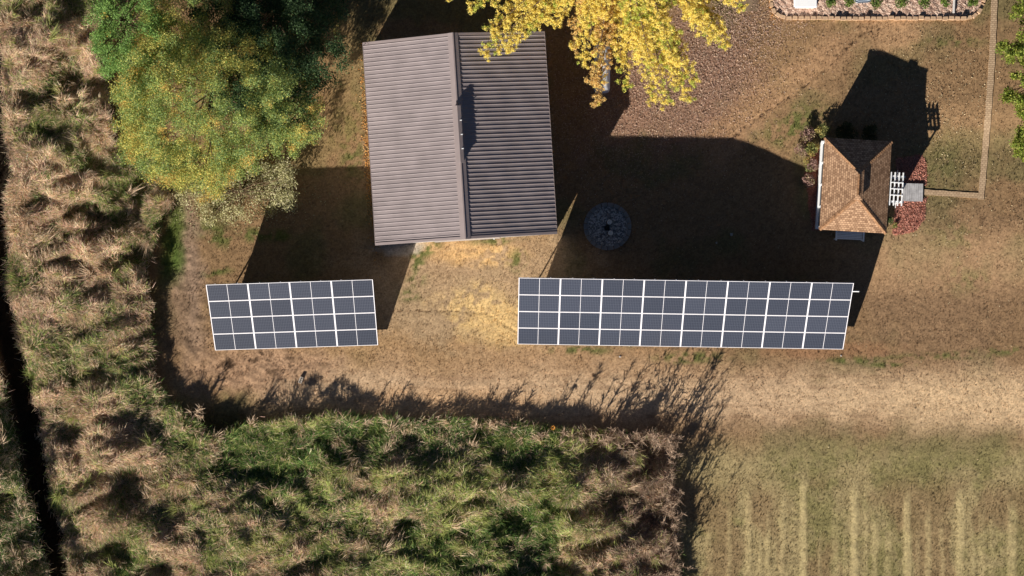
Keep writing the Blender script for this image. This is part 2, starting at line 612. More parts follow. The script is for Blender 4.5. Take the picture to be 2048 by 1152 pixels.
def reed_stand(name, poly, dens, palette, hfun, label, seed, blade_w=0.021, tilt0=0.6):
    area = 0.0
    for (x0, y0), (x1, y1) in zip(poly, poly[1:] + poly[:1]):
        area += x0 * y1 - x1 * y0
    area = abs(area) / 2 / 36.0 ** 2
    q = clip_view(rand_in(poly, int(area * dens)), 70)
    q = q + 5.0 * RNG.normal(size=q.shape) + 20.0 * np.stack([fbm(q[:, 0] / 40, q[:, 1] / 40, seed + 30, 3) - 0.5, fbm(q[:, 0] / 40 + 9, q[:, 1] / 40, seed + 31, 3) - 0.5], -1)
    n = len(q)
    px, py = q[:, 0], q[:, 1]
    x, y = px / 36.0, py / 36.0
    can = canopy(px, py, seed) * hfun(px, py)
    flow = tilt0 + 4.6 * np.pi * (fbm(x * 0.26, y * 0.26, seed + 9, 2) - 0.5) + 1.6 * (fbm(x * 1.3, y * 1.3, seed + 12, 2) - 0.5) + RNG.normal(size=n) * 0.85
    L = 0.16 + 0.34 * RNG.random(n) ** 1.8
    el = 0.04 + 0.50 * RNG.random(n)
    wall = RNG.random(n) < 0.10                      # stems standing from the ground up
    bx = (px - 1024) / 36.0
    by = (576 - py) / 36.0
    g = ground_h(bx, by)
    zb = np.where(wall, 0.0, np.maximum(can - 0.03 - 0.07 * RNG.random(n), 0.0))
    L = np.where(wall, can * (0.75 + 0.35 * RNG.random(n)), L)
    el = np.where(wall, 1.1 + 0.4 * RNG.random(n), el)
    base = np.stack([bx, by, g + zb], -1)
    D = np.stack([np.cos(flow) * np.cos(el), np.sin(flow) * np.cos(el), np.sin(el)], -1) * L[:, None]
    tip = base + D
    mid = base + D * 0.52
    mid[:, 2] += 0.06 * L
    c = palette(px, py)
    low = sstep(0.86, 0.50, can) * (0.34 + 0.28 * sstep(380, 480, px)) * (px < 1120)
    c = np.where((RNG.random(n) < low)[:, None], GREEN * (0.8 + 0.5 * RNG.random((n, 1))), c)
    clump = 0.80 + 0.4 * fbm(x * 2.3, y * 2.3, seed + 20, 2)
    col = c * clump[:, None] * (0.62 + 0.76 * RNG.random((n, 1))) * (1 + 0.06 * RNG.normal(size=(n, 3)))
    wid = blade_w * (0.6 + 0.8 * RNG.random(n))
    # taller tufts and bent plumes standing out of the mass
    nt = int(area * 1.1)
    t = clip_view(rand_in(poly, nt), 40)
    nt, per = len(t), 46
    tcan = canopy(t[:, 0], t[:, 1], seed) * hfun(t[:, 0], t[:, 1])
    tc = pick(0.30 + 0 * tcan, GREEN2, STRAW * (0.75 + 0.35 * RNG.random((nt, 1))))
    tf = RNG.random(nt) * 2 * np.pi
    tl = 0.15 + 0.75 * RNG.random(nt)
    th = 0.30 + 0.45 * RNG.random(nt)
    i = np.repeat(np.arange(nt), per)
    m = len(i)
    ra = RNG.random(m) * 2 * np.pi
    rr = np.sqrt(RNG.random(m)) * (0.10 + 0.16 * RNG.random(m))
    ox, oy = np.cos(ra) * rr, np.sin(ra) * rr
    tx, ty = (t[i, 0] - 1024) / 36.0 + ox, (576 - t[i, 1]) / 36.0 + oy
    b2 = np.stack([tx, ty, ground_h(tx, ty) + np.maximum(tcan[i] - 0.12, 0)], -1)
    hh = th[i] * (0.5 + 0.7 * RNG.random(m))
    d2 = np.stack([np.cos(tf[i]) * tl[i] + ox * 2.2 + 0.18 * RNG.normal(size=m), np.sin(tf[i]) * tl[i] + oy * 2.2 + 0.18 * RNG.normal(size=m), 0.75 * np.ones(m)], -1) * hh[:, None]
    t2 = b2 + d2
    m2 = b2 + d2 * 0.5
    m2[:, 2] += 0.10 * hh
    c2 = tc[i] * (0.6 + 0.7 * RNG.random((m, 1)))
    base, tip, mid = np.concatenate([base, b2]), np.concatenate([tip, t2]), np.concatenate([mid, m2])
    col, wid = np.concatenate([col, c2]), np.concatenate([wid, 0.022 * (0.6 + 0.8 * RNG.random(m))])
    me = blades_mesh(name, base, tip, mid, wid, col)
    return tag(link(name, me, M_REED), label, "grass", kind="stuff")


STRAW = np.array([0.80, 0.61, 0.425])
STRAW2 = np.array([0.60, 0.43, 0.30])
GREEN = np.array([0.13, 0.215, 0.06])
GREEN2 = np.array([0.44, 0.48, 0.16])
DKBROWN = np.array([0.33, 0.24, 0.17])


def pal_left(px, py):
    n = fbm(px / 36 * 0.3 + 9, py / 36 * 0.3, 49, 4)
    m = fbm(px / 36 * 0.9, py / 36 * 0.9 + 4, 57, 3)
    east = sstep(90, 240, px + 0.12 * (600 - py))
    g = 0.10 + 0.55 * sstep(0.46, 0.68, n * 0.6 + m * 0.4 + 0.06 * east - 0.02)
    dry = pick(0.35 + 0.5 * (m > 0.5), STRAW2, STRAW)
    return pick(g, pick(0.5 + 0 * m, GREEN, GREEN2), dry)


def pal_low(px, py):
    n = fbm(px / 36 * 0.33 + 2, py / 36 * 0.33 + 7, 65, 4)
    m = fbm(px / 36 * 0.9, py / 36 * 0.9 + 4, 73, 3)
    g = 0.14 + 0.62 * sstep(0.40, 0.62, n * 0.55 + m * 0.45 + 0.03)
    c = pick(g, pick(1.2 * (0.80 - m), GREEN, GREEN2), pick(0.4 + 0 * m, STRAW2, STRAW))
    e = sstep(1110, 1260, px + 70 * (m - 0.5) + 0.25 * (900 - py))
    return pick(0.80 * e, DKBROWN * (0.8 + 0.6 * m)[:, None], c)


def pal_far(px, py):
    n = fbm(px / 36 * 0.3 + 29, py / 36 * 0.3, 49, 4)
    return pick(0.15 + 0.35 * sstep(0.46, 0.6, n) + 0.45 * sstep(800, 880, py), GREEN * 0.8, STRAW * 0.9)


def h_left(px, py):
    return 1.2 - 0.35 * sstep(230, 320, px)


def h_low(px, py):
    return (1.0 - 0.12 * sstep(1100, 1300, px)) * (1 - (0.30 + 0.24 * sstep(780, 830, px)) * sstep(960, 850, py) * sstep(1220, 1120, px))


reed_stand("reed_grass", STAND_LEFT, 1350, pal_left, h_left, "tall straw coloured reed grass in a long band beside the dark ditch", 33)
reed_stand("meadow_grass", STAND_LOW, 1350, pal_low, h_low, "tall green and tan meadow grass below the two solar arrays", 81)
reed_stand("marsh_grass", STAND_FAR, 800, pal_far, lambda a, b: 1.9 + 0 * a, "tall dark marsh grass beyond the ditch at the far left", 120)


# tall plumes along the yard edge whose shadows streak over the track
def plume_weeds():
    spots = []
    for k in range(18):
        spots.append((1195 + 150 * RNG.random(), 866 + 10 * RNG.random(), 0.8 + 0.6 * RNG.random()))
    for x, y, h in ((1185, 868, 1.9), (1208, 874, 2.1), (1230, 880, 2.5), (1246, 872, 2.0), (1262, 890, 2.6), (1280, 876, 2.2), (1296, 884, 2.8), (1304, 878, 2.4), (1318, 890, 3.0),
                    (1330, 880, 2.6), (1338, 900, 3.0), (1345, 888, 2.7), (1346, 930, 2.4), (1348, 990, 2.2), (1350, 1050, 2.3), (1345, 1110, 2.2), (1130, 866, 1.7), (1150, 868, 1.9), (1342, 1010, 2.9), (1338, 960, 2.7)):
        for j in range(2):
            spots.append((x + 9 * RNG.normal(), y + 5 * RNG.normal(), h * (0.7 + 0.35 * RNG.random())))
    for k in range(28):
        spots.append((1318 + 34 * RNG.random(), 880 + 280 * RNG.random(), 1.7 + 1.3 * RNG.random()))
    for k in range(20):
        spots.append((1335 + 16 * RNG.random(), 872 + 280 * RNG.random(), 1.0 + 0.8 * RNG.random()))
    for k in range(8):
        spots.append((1050 + 140 * RNG.random(), 860 + 10 * RNG.random(), 0.6 + 0.9 * RNG.random()))
    for k in range(16):
        spots.append((930 + 100 * RNG.random(), 840 + 14 * RNG.random(), 0.5 + 0.5 * RNG.random()))
    for k in range(16):
        spots.append((510 + 280 * RNG.random(), 834 + 12 * RNG.random(), 0.5 + 0.6 * RNG.random() ** 2))
    for k in range(9):
        spots.append((360 + 60 * RNG.random(), 815 + 40 * RNG.random(), 0.7 + 0.5 * RNG.random()))
    B, T, Mi, W, C = [], [], [], [], []
    for x, y, h in spots:
        g = PG(x, y)
        lean = RNG.normal(size=2) * 0.12
        n = 26
        top = np.array([g.x + lean[0] * h, g.y + lean[1] * h, g.z + h])
        b0 = np.array([g.x, g.y, g.z])
        B.append(b0[None]); T.append(top[None]); Mi.append(((b0 + top) / 2)[None]); W.append([0.035]); C.append((DKBROWN * 1.3)[None])
        for j in range(n):
            s = 0.35 + 0.65 * RNG.random()
            b = b0 * (1 - s) + top * s
            d = RNG.normal(size=3) * np.array([0.17, 0.17, 0.07]) + np.array([0, 0, 0.16])
            t = b + d * (1.3 - 0.5 * s)
            B.append(b[None]); T.append(t[None]); Mi.append(((b + t) / 2)[None]); W.append([0.04])
            C.append(((DKBROWN * 1.2 if x > 1000 else STRAW * 0.8) * (0.7 + 0.6 * RNG.random()))[None])
    B, T, Mi, C = map(np.concatenate, (B, T, Mi, C))
    me = blades_mesh("weed_stalks", B, T, Mi, np.concatenate(W), C)
    tag(link("weed_stalks", me, M_REED), "tall dead weed stalks along the grass edge facing the yard", "weeds", kind="stuff")


plume_weeds()


# short grass over the yard: gives the lawn its nap
def lawn_nap(n=230000):
    q = np.stack([RNG.random(n) * 2088 - 20, RNG.random(n) * 1192 - 20], -1)
    bad = poly_mask(q[:, 0], q[:, 1], STAND_LEFT) | poly_mask(q[:, 0], q[:, 1], STAND_LOW) | poly_mask(q[:, 0], q[:, 1], STAND_FAR)
    bad |= poly_mask(q[:, 0], q[:, 1], [(735, 95), (1090, 75), (1108, 460), (755, 480)])
    bad |= poly_mask(q[:, 0], q[:, 1], [(1630, 283), (1770, 290), (1762, 465), (1625, 458)])
    bad |= poly_mask(q[:, 0], q[:, 1], BED)
    bad |= np.hypot(q[:, 0] - 1215, q[:, 1] - 453) < 48
    bad |= seg_dist(q[:, 0], q[:, 1], PATH_LINE) < 7
    q = q[~bad]
    n = len(q)
    c = ground_color(q[:, 0], q[:, 1])
    bx = (q[:, 0] - 1024) / 36.0
    by = (576 - q[:, 1]) / 36.0
    lum = c.sum(1)
    h = (0.035 + 0.05 * RNG.random(n)) * (0.6 + 0.25 * sstep(900, 960, q[:, 1]) * (q[:, 0] > 1330) + 0.5 * sstep(0.5, 0.2, lum))
    base = np.stack([bx, by, ground_h(bx, by) - 0.01], -1)
    d = RNG.normal(size=(n, 2)) * 0.6
    tip = base.copy()
    tip[:, :2] += d * h[:, None]
    tip[:, 2] += h + 0.01
    mid = base * 0.45 + tip * 0.55
    me = blades_mesh("lawn_grass", base, tip, mid, 0.022 + 0.02 * RNG.random(n), c * (0.65 + 0.6 * RNG.random((n, 1))))
    tag(link("lawn_grass", me, M_REED), "short dry lawn grass over the yard and the mown field", "grass", kind="stuff")


BED = [(1543, -40), (1543, 12), (1550, 30), (1568, 39), (1700, 41), (1820, 40), (1930, 41), (1950, 34), (1962, 18), (1970, -40)]
PATH_LINE = [(1990, -40), (1985, 100), (1976, 230), (1966, 350), (1962, 392), (1845, 384)]
lawn_nap()


# fallen leaves and bark, nobody could count them
def litter():
    Q, Cc, Sz = [], [], []

    def zone(n, cx, cy, rx, ry, cols, size, ang=0.0):
        g = RNG.normal(size=(n, 2)) * 0.5
        a = R(ang)
        x = cx + g[:, 0] * rx * math.cos(a) - g[:, 1] * ry * math.sin(a)
        y = cy + g[:, 0] * rx * math.sin(a) + g[:, 1] * ry * math.cos(a)
        Q.append(np.stack([x, y], -1))
        k = RNG.integers(0, len(cols), n)
        Cc.append(np.array(cols)[k] * (0.75 + 0.5 * RNG.random((n, 1))))
        Sz.append(size * (0.6 + 0.8 * RNG.random(n)))

    pink = [(0.46, 0.31, 0.24), (0.35, 0.225, 0.17), (0.56, 0.42, 0.31), (0.27, 0.17, 0.12)]
    pale = [(0.50, 0.42, 0.26), (0.42, 0.32, 0.18), (0.36, 0.26, 0.16)]
    orange = [(0.50, 0.25, 0.07), (0.45, 0.20, 0.06), (0.40, 0.26, 0.12)]
    zone(15000, 1340, 150, 190, 150, pink, 0.052)
    zone(6000, 1440, 90, 130, 100, pink, 0.052)
    zone(3200, 1180, 250, 180, 170, pink, 0.055)
    zone(3600, 1500, 40, 110, 60, pink, 0.052)
    zone(1700, 1840, 230, 190, 200, pale, 0.06)
    zone(700, 1950, 420, 180, 330, pale, 0.058)
    zone(400, 1560, 620, 700, 420, pale, 0.06)
    zone(500, 1320, 420, 330, 180, pale, 0.06)
    zone(750, 733, 270, 9, 190, orange, 0.08, -3)
    zone(350, 745, 400, 9, 110, orange, 0.08, -3)
    zone(1500, 450, 400, 170, 60, [(0.42, 0.40, 0.22), (0.33, 0.31, 0.16)], 0.07)
    zone(160, 1545, 12, 10, 34, orange, 0.08)
    q = np.concatenate(Q)
    c = np.concatenate(Cc)
    s = np.concatenate(Sz)
    k = ~(poly_mask(q[:, 0], q[:, 1], [(735, 95), (1090, 75), (1108, 460), (755, 480)]) | poly_mask(q[:, 0], q[:, 1], BED))
    q, c, s = q[k], c[k], s[k]
    x = (q[:, 0] - 1024) / 36.0
    y = (576 - q[:, 1]) / 36.0
    pos = np.stack([x, y, ground_h(x, y) + 0.015 + 0.03 * RNG.random(len(x))], -1)
    tag(link("fallen_leaves", leaf_mesh("fallen_leaves", pos, s, c, 0.9, 0.75), M_LITTER), "fallen dry leaves scattered over the lawn under the golden tree", "leaves", kind="stuff")
    # red bark
    Q, Cs = [], []
    for poly, n in zip(MULCH, (2600, 3000, 900)):
        Q.append(rand_in(poly, n))
    q = np.concatenate(Q)
    x = (q[:, 0] - 1024) / 36.0
    y = (576 - q[:, 1]) / 36.0
    pos = np.stack([x, y, ground_h(x, y) + 0.01 + 0.04 * RNG.random(len(x))], -1)
    col = np.array([0.50, 0.23, 0.17]) * (0.45 + 0.95 * RNG.random((len(x), 1)))
    tag(link("bark_mulch", leaf_mesh("bark_mulch", pos, 0.10 * (0.5 + RNG.random(len(x))), col, 0.7, 0.3), M_LITTER), "reddish bark mulch in beds at the sides of the deck", "mulch", kind="stuff")


litter()


# ------------------------------------------------------------------ the barn
M_WALL = plain_mat("barn wall paint", (0.45, 0.43, 0.40), 0.6)
M_ROOF = plain_mat("brown painted steel roof", (0.25, 0.208, 0.203), 0.42, 0.0, 0.09, 1.1, 0.5)
M_CAP = plain_mat("brown steel trim", (0.262, 0.212, 0.202), 0.45, 0.0, 0.05, 2.0, 0.5)
M_VENT = plain_mat("dark steel vent", (0.12, 0.11, 0.115), 0.5, 0.0, 0.08, 3.0)
M_WHITE = plain_mat("white paint", (0.80, 0.80, 0.79), 0.5, 0.0, 0.03, 4.0)
M_CONC = plain_mat("pale concrete", (0.42, 0.40, 0.37), 0.9, 0.0, 0.18, 3.0, 0.2, 0.3)
M_DARKDOOR = plain_mat("door paint", (0.30, 0.27, 0.25), 0.5)


def barn():
    cx, cy = -2.805, 8.06
    t = empty("barn", (cx, cy, 0), R(3.6))
    tag(t, "large barn with a ribbed brown metal gable roof and a dark ridge vent", "barn")
    hw, hl = 4.89, 5.43
    ez, rz = 3.3, 4.93
    # walls
    w = MB()
    iw, il = hw - 0.06, hl - 0.05
    g = (rz - ez) / hw
    zt = ez - 0.17 + 0.06 * g
    for sx in (-1, 1):
        w.box(min(sx * iw, sx * (iw - .14)), max(sx * iw, sx * (iw - .14)), -il, il, -0.05, zt)
    for sy in (-1, 1):
        y0, y1 = sorted((sy * il, sy * (il - .14)))
        pts = [(-iw + .142, -0.05), (iw - .142, -0.05), (iw - .142, zt), (0, rz - 0.18), (-iw + .142, zt)]
        vs = [(x, y0, z) for x, z in pts] + [(x, y1, z) for x, z in pts]
        n = len(pts)
        fs = [tuple(range(n)), tuple(range(2 * n - 1, n - 1, -1))] + [(i, n + i, n + (i + 1) % n, (i + 1) % n) for i in range(n)]
        w.add(vs, fs)
    w.build("wall", M_WALL, t)
    d = MB().box(-1.8, 1.8, -il - 0.05, -il - 0.005, 0.0, 2.7)
    d = d.build("sliding_door", M_DARKDOOR, t)
    MB().box(1.45, 1.5, -il - 0.12, -il - 0.055, 1.0, 1.35).build("handle", M_WHITE, d)
    # ribbed roof sheets
    pitch = 0.2286
    for sx in (-1, 1):
        prof = []
        y = -hl
        k = 0
        while y < hl - 0.001:
            a = y
            prof += [(a, 0.0)]
            r0 = a + pitch - 0.062
            for yy, zz in ((r0, 0.0), (r0 + 0.016, 0.021), (r0 + 0.042, 0.021), (r0 + 0.058, 0.0)):
                if yy < hl:
                    prof.append((yy, zz))
            y += pitch
        prof.append((hl, 0.0))
        nx = 14
        vs, fs = [], []
        for j in range(nx + 1):
            u = j / nx
            x = sx * (hw * u)
            zc = rz + (ez - rz) * u
            for (yy, zz) in prof:
                wob = 0.006 * math.sin(yy * 2.1 + u * 9) * math.sin(u * 14 + yy * 0.7)
                vs.append((x, yy, zc + zz + wob))
        m = len(prof)
        for j in range(nx):
            for i in range(m - 1):
                q = (j * m + i, (j + 1) * m + i, (j + 1) * m + i + 1, j * m + i + 1)
                fs.append(q if sx > 0 else q[::-1])
        # underside
        o = len(vs)
        vs += [(0, -hl, rz - .05), (sx * hw, -hl, ez - .05), (sx * hw, hl, ez - .05), (0, hl, rz - .05)]
        fs.append((o, o + 1, o + 2, o + 3))
        mb = MB().add(vs, fs)
        mb.build("roof_slope", M_ROOF, t)
        # rake trim at both gables, eave trim
        for sy in (-1, 1):
            e = MB()
            y0, y1 = sorted((sy * (hl + 0.003), sy * (hl + 0.04)))
            vs = [(0, y0, rz - .16), (sx * (hw + .02), y0, ez - .16), (sx * (hw + .02), y1, ez - .16), (0, y1, rz - .16),
                  (0, y0, rz + .032), (sx * (hw + .02), y0, ez + .032), (sx * (hw + .02), y1, ez + .032), (0, y1, rz + .032)]
            e.add(vs, [(3, 2, 1, 0), (4, 5, 6, 7), (0, 1, 5, 4), (1, 2, 6, 5), (2, 3, 7, 6), (3, 0, 4, 7)])
            # the flange lying on the roof
            y2, y3 = sorted((sy * (hl + 0.04), sy * (hl - 0.10)))
            vs = [(0, y2, rz + .034), (sx * (hw + .02), y2, ez + .034), (sx * (hw + .02), y3, ez + .034), (0, y3, rz + .034)]
            e.add(vs, [(0, 1, 2, 3)])
            e.build("rake_trim", M_CAP, t)
        x0, x1 = sorted((sx * (hw + 0.002), sx * (hw + 0.03)))
        MB().box(x0, x1, -hl, hl, ez - .14, ez + .006).build("eave_trim", M_CAP, t)
    # ridge cap
    c = MB()
    L = hl + 0.05
    cw = 0.27
    prof = [(-cw, rz - cw * g + 0.045), (-0.05, rz + 0.055), (-0.035, rz + 0.085), (0.035, rz + 0.085), (0.05, rz + 0.055), (cw, rz - cw * g + 0.045)]
    vs = [(x, -L, z) for x, z in prof] + [(x, L, z) for x, z in prof]
    n = len(prof)
    c.add(vs, [(i, i + 1, n + i + 1, n + i) for i in range(n - 1)])
    c.add([(-cw, -L, rz - cw * g + .045), (-cw, L, rz - cw * g + .045), (-cw, L, rz - cw * g), (-cw, -L, rz - cw * g)], [(0, 1, 2, 3)])
    c.add([(cw, -L, rz - cw * g + .045), (cw, L, rz - cw * g + .045), (cw, L, rz - cw * g), (cw, -L, rz - cw * g)], [(3, 2, 1, 0)])
    c.build("ridge_cap", M_CAP, t)
    # raised ridge vent
    v = MB()
    y0, y1 = -1.42, 1.56
    v.box(-0.15, 0.13, y0, y1, rz + 0.03, rz + 0.24, b=0.012)
    vent = v.build("ridge_vent", M_VENT, t)
    h = MB()
    vs = [(-0.21, y0 - .03, rz + 0.215), (0.0, y0 - .03, rz + 0.30), (0.19, y0 - .03, rz + 0.225), (-0.21, y1 + .03, rz + 0.215), (0.0, y1 + .03, rz + 0.30), (0.19, y1 + .03, rz + 0.225),
          (0.19, y0 - .03, rz + 0.205), (-0.21, y0 - .03, rz + 0.195), (0.19, y1 + .03, rz + 0.205), (-0.21, y1 + .03, rz + 0.195)]
    h.add(vs, [(0, 1, 4, 3), (1, 2, 5, 4), (2, 6, 8, 5), (0, 3, 9, 7), (0, 7, 6, 2, 1), (3, 4, 5, 8, 9), (6, 7, 9, 8)])
    h.build("vent_hood", M_CAP, vent)
    for yy in (-0.7, 0.05, 0.8):
        MB().box(0.10, 0.205, yy - .025, yy + .025, rz + 0.262, rz + 0.278).build("clip", M_WHITE, vent)
    # apron
    return t


barn()
# ------------------------------------------------------------------ solar arrays
def cell_mat():
    m, nt, b = new_mat("blue black solar cells")
    tc = nt.nodes.new("ShaderNodeTexCoord")
    sp = nt.nodes.new("ShaderNodeSeparateXYZ")
    nt.links.new(tc.outputs["Object"], sp.inputs[0])

    def grid(out, period, width, offset=0.0):
        a = nt.nodes.new("ShaderNodeMath"); a.operation = 'ADD'; a.inputs[1].default_value = 50 * period + offset
        nt.links.new(out, a.inputs[0])
        d = nt.nodes.new("ShaderNodeMath"); d.operation = 'DIVIDE'; d.inputs[1].default_value = period
        nt.links.new(a.outputs[0], d.inputs[0])
        f = nt.nodes.new("ShaderNodeMath"); f.operation = 'FRACT'
        nt.links.new(d.outputs[0], f.inputs[0])
        l = nt.nodes.new("ShaderNodeMath"); l.operation = 'LESS_THAN'; l.inputs[1].default_value = width / period
        nt.links.new(f.outputs[0], l.inputs[0])
        return l.outputs[0]

    gx = grid(sp.outputs[0], 0.0905, 0.016, 0.0)
    gy = grid(sp.outputs[1], 0.18, 0.014, 0.0)
    mx = nt.nodes.new("ShaderNodeMath"); mx.operation = 'MAXIMUM'
    nt.links.new(gx, mx.inputs[0]); nt.links.new(gy, mx.inputs[1])
    oi = nt.nodes.new("ShaderNodeObjectInfo")
    cr = nt.nodes.new("ShaderNodeMix"); cr.data_type = 'RGBA'
    cr.inputs["A"].default_value = (0.028, 0.031, 0.043, 1)
    cr.inputs["B"].default_value = (0.064, 0.070, 0.088, 1)
    nt.links.new(mx.outputs[0], cr.inputs["Factor"])
    mr = nt.nodes.new("ShaderNodeMapRange")
    mr.inputs[3].default_value = 0.85; mr.inputs[4].default_value = 1.15
    nt.links.new(oi.outputs["Random"], mr.inputs[0])
    vm = nt.nodes.new("ShaderNodeVectorMath"); vm.operation = 'SCALE'
    nt.links.new(cr.outputs["Result"], vm.inputs[0])
    nt.links.new(mr.outputs[0], vm.inputs["Scale"])
    nt.links.new(vm.outputs[0], b.inputs["Base Color"])
    b.inputs["Roughness"].default_value = 0.22
    b.inputs["Specular IOR Level"].default_value = 0.5
    return m


M_CELL = cell_mat()
M_FRAME = plain_mat("bright aluminium frame", (0.62, 0.60, 0.62), 0.45, 0.0, 0.03, 3.0)
M_STEEL = plain_mat("galvanised steel", (0.42, 0.43, 0.44), 0.5, 0.5, 0.1, 3.0)


def solar_array(origin, rz, ncol, pw, ph, zb, tilt, label, tail):
    """origin: ground point under the middle of the low edge"""
    t = empty("solar_array", origin, rz)
    tag(t, label, "solar array", "solar arrays on ground racks")
    ct, st = math.cos(tilt), math.sin(tilt)
    proto = None
    for r in range(4):
        for c in range(ncol):
            x = (c - (ncol - 1) / 2) * pw
            s = (r + 0.5) * ph
            loc = (x, s * ct, zb + s * st)
            if proto is None:
                e = 0.004
                a, b = pw / 2 - e, ph / 2 - e
                g = MB()
                g.box(-a + .033, -0.011, -b + .025, b - .025, -0.02, 0.0)
                g.box(0.011, a - .033, -b + .025, b - .025, -0.02, 0.0)
                p = g.build("panel", M_CELL, t)
                f = MB()
                f.box(-a, a, -b, -b + .025, -.035, .006).box(-a, a, b - .025, b, -.035, .006)
                f.box(-a, -a + .036, -b + .0252, b - .0252, -.035, .006).box(a - .036, a, -b + .0252, b - .0252, -.035, .006)
                f.box(-.0108, .0108, -b + .0252, b - .0252, -.03, .003)
                f.build("frame", M_FRAME, p)
                proto = p
            else:
                p = copy_tree(proto, t)
            p.location = loc
            p.rotation_euler = (tilt, 0, 0)
    W = ncol * pw
    # purlins along the row, under the panels
    for i, s in enumerate((0.12, 0.38, 0.63, 0.88)):
        s *= 4 * ph
        x0 = -W / 2 + 0.1
        x1 = W / 2 - 0.05
        if tail and i == 3:
            x1 = W / 2 + 0.36
            MB().tube([(W / 2 + 0.01, s * ct, zb + s * st - .075), (x1, s * ct, zb + s * st - .075)], 0.035, 8).build("pipe_end", M_WHITE, t)
            x1 = W / 2 - 0.02
        MB().tube([(x0, s * ct + .075 * st, zb + s * st - .075), (x1, s * ct + .075 * st, zb + s * st - .075)], 0.032, 6).build("purlin", M_STEEL, t)
    # posts in pairs with a sloping beam
    npair = max(3, int(round(W / 4.0)))
    for k in range(npair):
        x = -W / 2 + 0.7 + k * (W - 1.4) / (npair - 1)
        for s in (0.16, 0.78):
            s *= 4 * ph
            MB().tube([(x, s * ct, -0.1), (x, s * ct, zb + s * st - .14)], 0.045, 8).build("post", M_STEEL, t)
        s0, s1 = 0.1 * 4 * ph, 0.93 * 4 * ph
        MB().tube([(x, s0 * ct + .13 * st, zb + s0 * st - .135), (x, s1 * ct + .13 * st, zb + s1 * st - .135)], 0.035, 6).build("beam", M_STEEL, t)
    # clamps showing along the high edge
    for k in range(int(W / 1.15)):
        x = -W / 2 + 0.5 + k * 1.15 + 0.1 * math.sin(k * 7.0)
        s = 4 * ph
        MB().box(x - .02, x + .02, s * ct, s * ct + .05, zb + s * st - .05, zb + s * st - .01).build("clamp", M_FRAME, t)
    return t


# right: low edge middle (9.30,-3.25), left: (-11.915,-3.305)
solar_array((9.30, -3.245, 0), R(-0.92), 8, 2.25, 1.185, 0.58, R(39.6), "long solar array of eight by four panels on a tilted ground rack", True)
solar_array((-11.92, -3.305, 0), R(1.84), 4, 2.257, 1.105, 0.40, R(34.9), "short solar array of four by four panels on a tilted ground rack", False)


# ------------------------------------------------------------------ the summerhouse
def shingle_mat():
    m, nt, b = new_mat("tan brown shingles")
    uv = nt.nodes.new("ShaderNodeUVMap")
    uv.uv_map = "UVMap"
    br = nt.nodes.new("ShaderNodeTexBrick")
    br.inputs["Color1"].default_value = (*S(176, 142, 112), 1)
    br.inputs["Color2"].default_value = (*S(120, 91, 69), 1)
    br.inputs["Mortar"].default_value = (*S(70, 46, 32), 1)
    br.inputs["Scale"].default_value = 1.0
    br.inputs["Mortar Size"].default_value = 0.008
    br.inputs["Mortar Smooth"].default_value = 0.4
    br.inputs["Bias"].default_value = -0.1
    br.inputs["Brick Width"].default_value = 0.15
    br.inputs["Row Height"].default_value = 0.115
    br.offset = 0.5
    nt.links.new(uv.outputs[0], br.inputs["Vector"])
    nz = nt.nodes.new("ShaderNodeTexNoise")
    nz.inputs["Scale"].default_value = 1.2
    nt.links.new(uv.outputs[0], nz.inputs["Vector"])
    mr = nt.nodes.new("ShaderNodeMapRange")
    mr.inputs[3].default_value = 0.8; mr.inputs[4].default_value = 1.2
    nt.links.new(nz.outputs[0], mr.inputs[0])
    vm = nt.nodes.new("ShaderNodeVectorMath"); vm.operation = 'SCALE'
    nt.links.new(br.outputs["Color"], vm.inputs[0])
    nt.links.new(mr.outputs[0], vm.inputs["Scale"])
    nt.links.new(vm.outputs[0], b.inputs["Base Color"])
    bp = nt.nodes.new("ShaderNodeBump")
    bp.inputs["Strength"].default_value = 0.5
    bp.inputs["Distance"].default_value = 0.012
    bp.invert = True
    nt.links.new(br.outputs["Fac"], bp.inputs["Height"])
    nt.links.new(bp.outputs[0], b.inputs["Normal"])
    b.inputs["Roughness"].default_value = 0.95
    b.inputs["Specular IOR Level"].default_value = 0.1
    return m


M_SHINGLE = shingle_mat()
M_SHCAP = plain_mat("hip cap shingles", tuple(S(150, 114, 84)), 0.95, 0, 0.35, 9.0, 0.1)
M_SCREEN = plain_mat("dark insect screen", (0.035, 0.037, 0.04), 0.5, 0, 0.1, 5.0)


